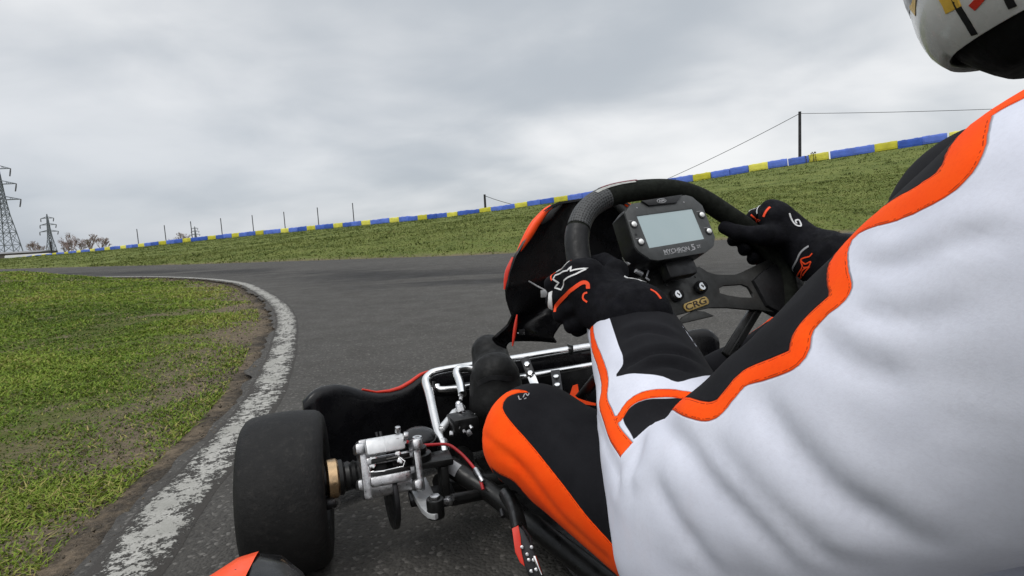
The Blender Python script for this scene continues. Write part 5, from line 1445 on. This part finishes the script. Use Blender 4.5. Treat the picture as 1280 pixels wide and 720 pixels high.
# ---- gloves
def gripping_hand(gi, wr, cuff_end, thumb_spread=1.0, curl=1.0):
    c = rim_pt(gi); t = (rim_pt(gi + 1) - rim_pt(gi - 1)).normalized()
    if t.dot(WB_) < 0: t = -t
    o = (c - W(.016, 0)); o = (o - t * o.dot(t)).normalized(); n = WN_
    n = (n - t * n.dot(t)).normalized()
    def pos(off, ph, r): return c + t * off + (n * math.cos(R_(ph)) + o * math.sin(R_(ph))) * r
    pr = []; kn = []
    for off, ln, rr in ((.031, .96, .0112), (.0105, 1.03, .0118), (-.0105, .99, .0114), (-.030, .86, .0102)):
        k0 = pos(off * .92, 38, .047 * ln); k1 = pos(off, 38 + 64 * ln, .0425 * ln); k2 = pos(off * 1.02, 38 + 130 * ln, .0315); k3 = pos(off * 1.03, 38 + 192 * ln * curl, .0285)
        pr += [('c', (T(k0), T(k1), rr * 1.12, rr * 1.02), .003), ('c', (T(k1), T(k2), rr * 1.04, rr * .96), .003), ('c', (T(k2), T(k3), rr * .97, rr * .86), .003)]
        kn.append(k0)
    fingers = pr; palm = []
    wa = wr - t * 0.0
    for i, k0 in enumerate(kn):
        palm.append(('c', (T(k0), T(wr + t * (.010 - .007 * i)), .0150, .021), .016))
    palm.append(('c', (T(pos(.02, 15, .040)), T(pos(-.028, 15, .040)), .020, .020), .02))
    th0 = wr.lerp(pos(0, -10, .045), .45) + t * .012; th1 = pos(.018, -42, .049); th2 = pos(.042, -72, .038); th3 = pos(.060 * thumb_spread, -98, .031)
    thumb = [('c', (T(th0), T(th1), .021, .0155), .012), ('c', (T(th1), T(th2), .0145, .0128), .006), ('c', (T(th2), T(th3), .0128, .0108), .004)]
    cd = (cuff_end - wr)
    cuff = [('c', (T(wr), T(wr + cd * .55), .031, .040), .02), ('c', (T(wr + cd * .5), T(cuff_end), .040, .044), .012)]
    return palm + thumb + cuff + fingers, pos, kn, t, o, n
def glove(name, gi, wr, ce, **kw):
    pr, pos, kn, t, o, n = gripping_hand(gi, wr, ce, **kw)
    def dsp(c):
        return vnoise(c, 34) * .0016 + vnoise(c, 85, 3) * .0006
    me = blob_mesh(name, pr, .0026, MT['glove'], dsp, 2)
    return link(name, me, person), pos, kn
gl, lpos, lkn = glove('glove', rim_idx(727, 373), P(763, 383, .745), P(794, 397, .69), thumb_spread=.8)
gr, rpos, rkn = glove('glove', rim_idx(953, 302), P(1008, 313, .895), P(1045, 330, .835))

def prints(g, jobs):
    b_ = bvh_of(g.data)
    for name, m, w, closed, straight, pts in jobs:
        mb = MB(); ribbon(mb, b_, [cast(b_, *q, near=.3)[0] for q in pts], w, .0007, closed, 4, straight)
        mb.build(name, MT[m], g)
def z4(L): return [(660 + x / 5.333, 300 + y / 5.333) for x, y in L]
prints(gl, [
    ('star_emblem', 'white_print', .0021, True, True, z4([(290, 178), (262, 205), (232, 212), (183, 236), (168, 262), (206, 285), (178, 318), (222, 332), (240, 272), (318, 228), (400, 190), (282, 208)])),
    ('piping', 'orange_print', .0052, False, False, z4([(178, 480), (188, 440), (240, 380), (300, 325), (360, 285), (395, 290), (400, 325)])),
    ('piping', 'orange_print', .0024, False, False, z4([(395, 350), (372, 360), (368, 392), (395, 415)])),
    ('piping', 'white_print', .0026, False, False, z4([(155, 162), (190, 135), (262, 116)])),
    ('piping', 'orange_print', .0022, False, False, z4([(160, 270), (165, 225), (200, 165), (290, 130)])),
    ('knuckle_patch', 'white_print', .0075, False, False, z4([(150, 345), (148, 400), (150, 465)])),
    ('cuff_tab', 'white_print', .0075, False, False, z4([(655, 250), (690, 240), (740, 262), (775, 275)])),
    ('cuff_tab', 'grey_print', .0085, False, False, z4([(910, 555), (970, 522)])),
    ('piping', 'orange_print', .003, False, False, z4([(815, 330), (850, 350), (885, 392)])),
])
def z5(L): return [(880 + x / 4.5, 240 + y / 4.5) for x, y in L]
prints(gr, [
    ('piping', 'white_print', .003, False, False, z5([(300, 122), (312, 75), (250, 66), (215, 75)])),
    ('piping', 'orange_print', .0042, False, False, z5([(335, 140), (372, 85)])),
    ('piping', 'orange_print', .0026, False, False, z5([(265, 128), (290, 150), (300, 175)])),
    ('piping', 'orange_print', .0024, False, False, z5([(290, 180), (318, 158)])),
    ('knuckle_emblem', 'white_print', .0026, False, False, z5([(480, 120), (490, 150), (515, 185), (545, 190), (535, 160), (515, 160), (520, 178)])),
    ('cuff_edge', 'grey_print', .0036, False, False, z5([(590, 305), (545, 340), (515, 400), (500, 445)])),
    ('cuff_edge', 'grey_print', .0036, False, False, z5([(560, 512), (620, 500), (665, 470), (662, 440)])),
    ('cuff_emblem', 'orange_print', .0022, False, False, z5([(610, 345), (595, 362), (560, 372), (545, 385), (570, 405), (600, 392), (590, 420), (560, 425)])),
    ('cuff_emblem', 'orange_print', .0022, False, False, z5([(545, 390), (550, 430), (525, 480), (545, 482), (555, 440), (595, 420), (555, 470)])),
])

# ---- boots
def boot(ank, toe, heel, name='boot'):
    mid = ank.lerp(toe, .45)
    pr = [('c', (T(ank + (ank - mid) * .0 + ZZ * .06), T(ank), .046, .046), .0), ('c', (T(ank), T(heel), .042, .036), .03), ('c', (T(ank), T(mid), .046, .043), .03), ('c', (T(mid), T(toe), .043, .034), .02), ('c', (T(heel), T(toe), .030, .030), .03)]
    def dsp(c): return vnoise(c, 28) * .002 + vnoise(c, 70, 3) * .0008
    me = blob_mesh(name, pr, .004, MT['boot'], dsp, 2)
    return link(name, me, person)
bt = boot(P(622, 505, 1.16), P(612, 441, 1.23), P(630, 520, 1.20))
bb = bvh_of(bt.data)
mb = MB(); ribbon(mb, bb, [cast(bb, *q, near=.8)[0] for q in ((597, 480), (615, 472), (640, 474))], .010, .0012, nsub=4); mb.build('ankle_strap', MT['leather'], bt)
boot(RANK + KF * .01, RANK + KF * .05 + ZZ * .17, RANK + KF * .02 - ZZ * .07)

# ---- helmet
HC = P(1398, -134, .45); HR = .133
HF = (KF * .96 + KL * .12 - ZZ * .22).normalized(); hx, hy, hz = basis(x=HF, z=ZZ - HF * HF.z)
hx = HF; hz = (ZZ - HF * HF.z).normalized(); hy = hz.cross(hx)
def helmet():
    mb = MB(); mb.sphere(HC, HR, (1.10, .94, 1.03), (hx, hy, hz), 72, 48)
    # flatten the chin, cut the neck opening
    for v in mb.bm.verts:
        q = v.co - HC; a, c = q.dot(hx), q.dot(hz)
        if a > .03 and c < -.02: v.co += hx * .012 * min(1, (a - .03) / .06) * min(1, (-c - .02) / .05)
    cp_ = CUTP; cn = CUTN
    bmesh.ops.bisect_plane(mb.bm, geom=mb.bm.verts[:] + mb.bm.edges[:] + mb.bm.faces[:], plane_co=cp_, plane_no=cn, clear_outer=True)
    bmesh.ops.recalc_face_normals(mb.bm, faces=mb.bm.faces)
    return mb
# the rim runs from the chin up to the rear: through three measured points of the shell edge
tmp = MB(); tmp.sphere(HC, HR, (1.10, .94, 1.03), (hx, hy, hz), 72, 48); tb = bvh_of(tmp.mesh('tmp', MT['case']))
e0 = cast(tb, 1204, 88)[0]; e1 = cast(tb, 1243, 52)[0]; e2 = cast(tb, 1282, 12)[0]
CUTN = (e2 - e0).normalized().cross((KF * .25 - KL * 1.0).normalized()); CUTN.normalize()
if CUTN.z > 0: CUTN = -CUTN
CUTP = e0.lerp(e2, .5)
MT['helmet_white'] = mat('helmet_white', (.70, .69, .67), .28, var=.06, scale=30, coat=.5)
MT['yellow_paint'] = mat('yellow_paint', (.75, .46, .06), .35, var=.1, scale=40)
he = helmet().build('helmet', MT['helmet_white'], person)
mod = he.modifiers.new('shell', 'SOLIDIFY'); mod.thickness = .006; mod.offset = -1
hb = bvh_of(he.data)
pad = MB(); pad.sphere(HC + CUTN * .006, HR * .972, (1.10, .94, 1.03), (hx, hy, hz), 48, 32)
bmesh.ops.bisect_plane(pad.bm, geom=pad.bm.verts[:] + pad.bm.edges[:] + pad.bm.faces[:], plane_co=CUTP - CUTN * .02, plane_no=CUTN, clear_inner=True)
bmesh.ops.bisect_plane(pad.bm, geom=pad.bm.verts[:] + pad.bm.edges[:] + pad.bm.faces[:], plane_co=CUTP + CUTN * .026, plane_no=CUTN, clear_outer=True)
ed = [e for e in pad.bm.edges if e.is_boundary]
bmesh.ops.holes_fill(pad.bm, edges=ed)
pad.build('neck_roll', MT['boot'], he, 50)
def z3(L): return [(1040 + x / 3, y / 3) for x, y in L]
def hrib(nm, m, w, L, **kw):
    mb = MB(); ribbon(mb, hb, [cast(hb, *q)[0] for q in z3(L)], w, .0006, **kw); mb.build(nm, MT[m], he)
hrib('stripe', 'case', .0055, [(455, -20), (470, 20), (505, 80), (535, 130)])
hrib('stripe', 'case', .006, [(655, -20), (668, 10), (678, 28)])
hrib('stripe', 'yellow_paint', .020, [(275, -30), (300, 5), (315, 25)])
hrib('stripe', 'yellow_paint', .016, [(420, -30), (440, 5), (455, 38)])
hrib('stripe', 'red_paint', .007, [(575, -30), (548, 5), (525, 30)])
# visor above the chin bar
vs = MB(); vs.sphere(HC, HR * 1.012, (1.10, .94, 1.03), (hx, hy, hz), 48, 32)
bmesh.ops.bisect_plane(vs.bm, geom=vs.bm.verts[:] + vs.bm.edges[:] + vs.bm.faces[:], plane_co=HC + hz * .055, plane_no=hz, clear_outer=True)
bmesh.ops.bisect_plane(vs.bm, geom=vs.bm.verts[:] + vs.bm.edges[:] + vs.bm.faces[:], plane_co=HC - hz * .025, plane_no=-hz, clear_outer=True)
bmesh.ops.bisect_plane(vs.bm, geom=vs.bm.verts[:] + vs.bm.edges[:] + vs.bm.faces[:], plane_co=HC + hx * .02, plane_no=-hx, clear_outer=True)
vs.build('visor', MT['dark_glass'], he, 60)

# ---- seat (part of the kart, behind and under the driver)
MT['seat'] = mat('seat', (.012, .012, .013), .4, var=.25, scale=30)
def seat():
    mb = MB(); rows = []
    for f, z, w in ((-.18, .13, .15), (-.28, .075, .18), (-.42, .045, .19), (-.56, .05, .19), (-.68, .10, .19), (-.75, .22, .19), (-.80, .36, .17), (-.83, .45, .14)):
        rows.append([mb.bm.verts.new(K(f + (.02 * abs(u) ** 2), u * w * 1.05, z + .13 * abs(u) ** 3 * (1 if z < .2 else .4))) for u in np.linspace(-1, 1, 13)])
    for A, B in zip(rows, rows[1:]):
        for k in range(12): mb.bm.faces.new((A[k], A[k + 1], B[k + 1], B[k]))
    bmesh.ops.recalc_face_normals(mb.bm, faces=mb.bm.faces)
    bmesh.ops.solidify(mb.bm, geom=mb.bm.faces[:], thickness=.005)
    part(mb, 'seat', MT['seat'], None, 60)
seat()

bpy.context.view_layer.update()
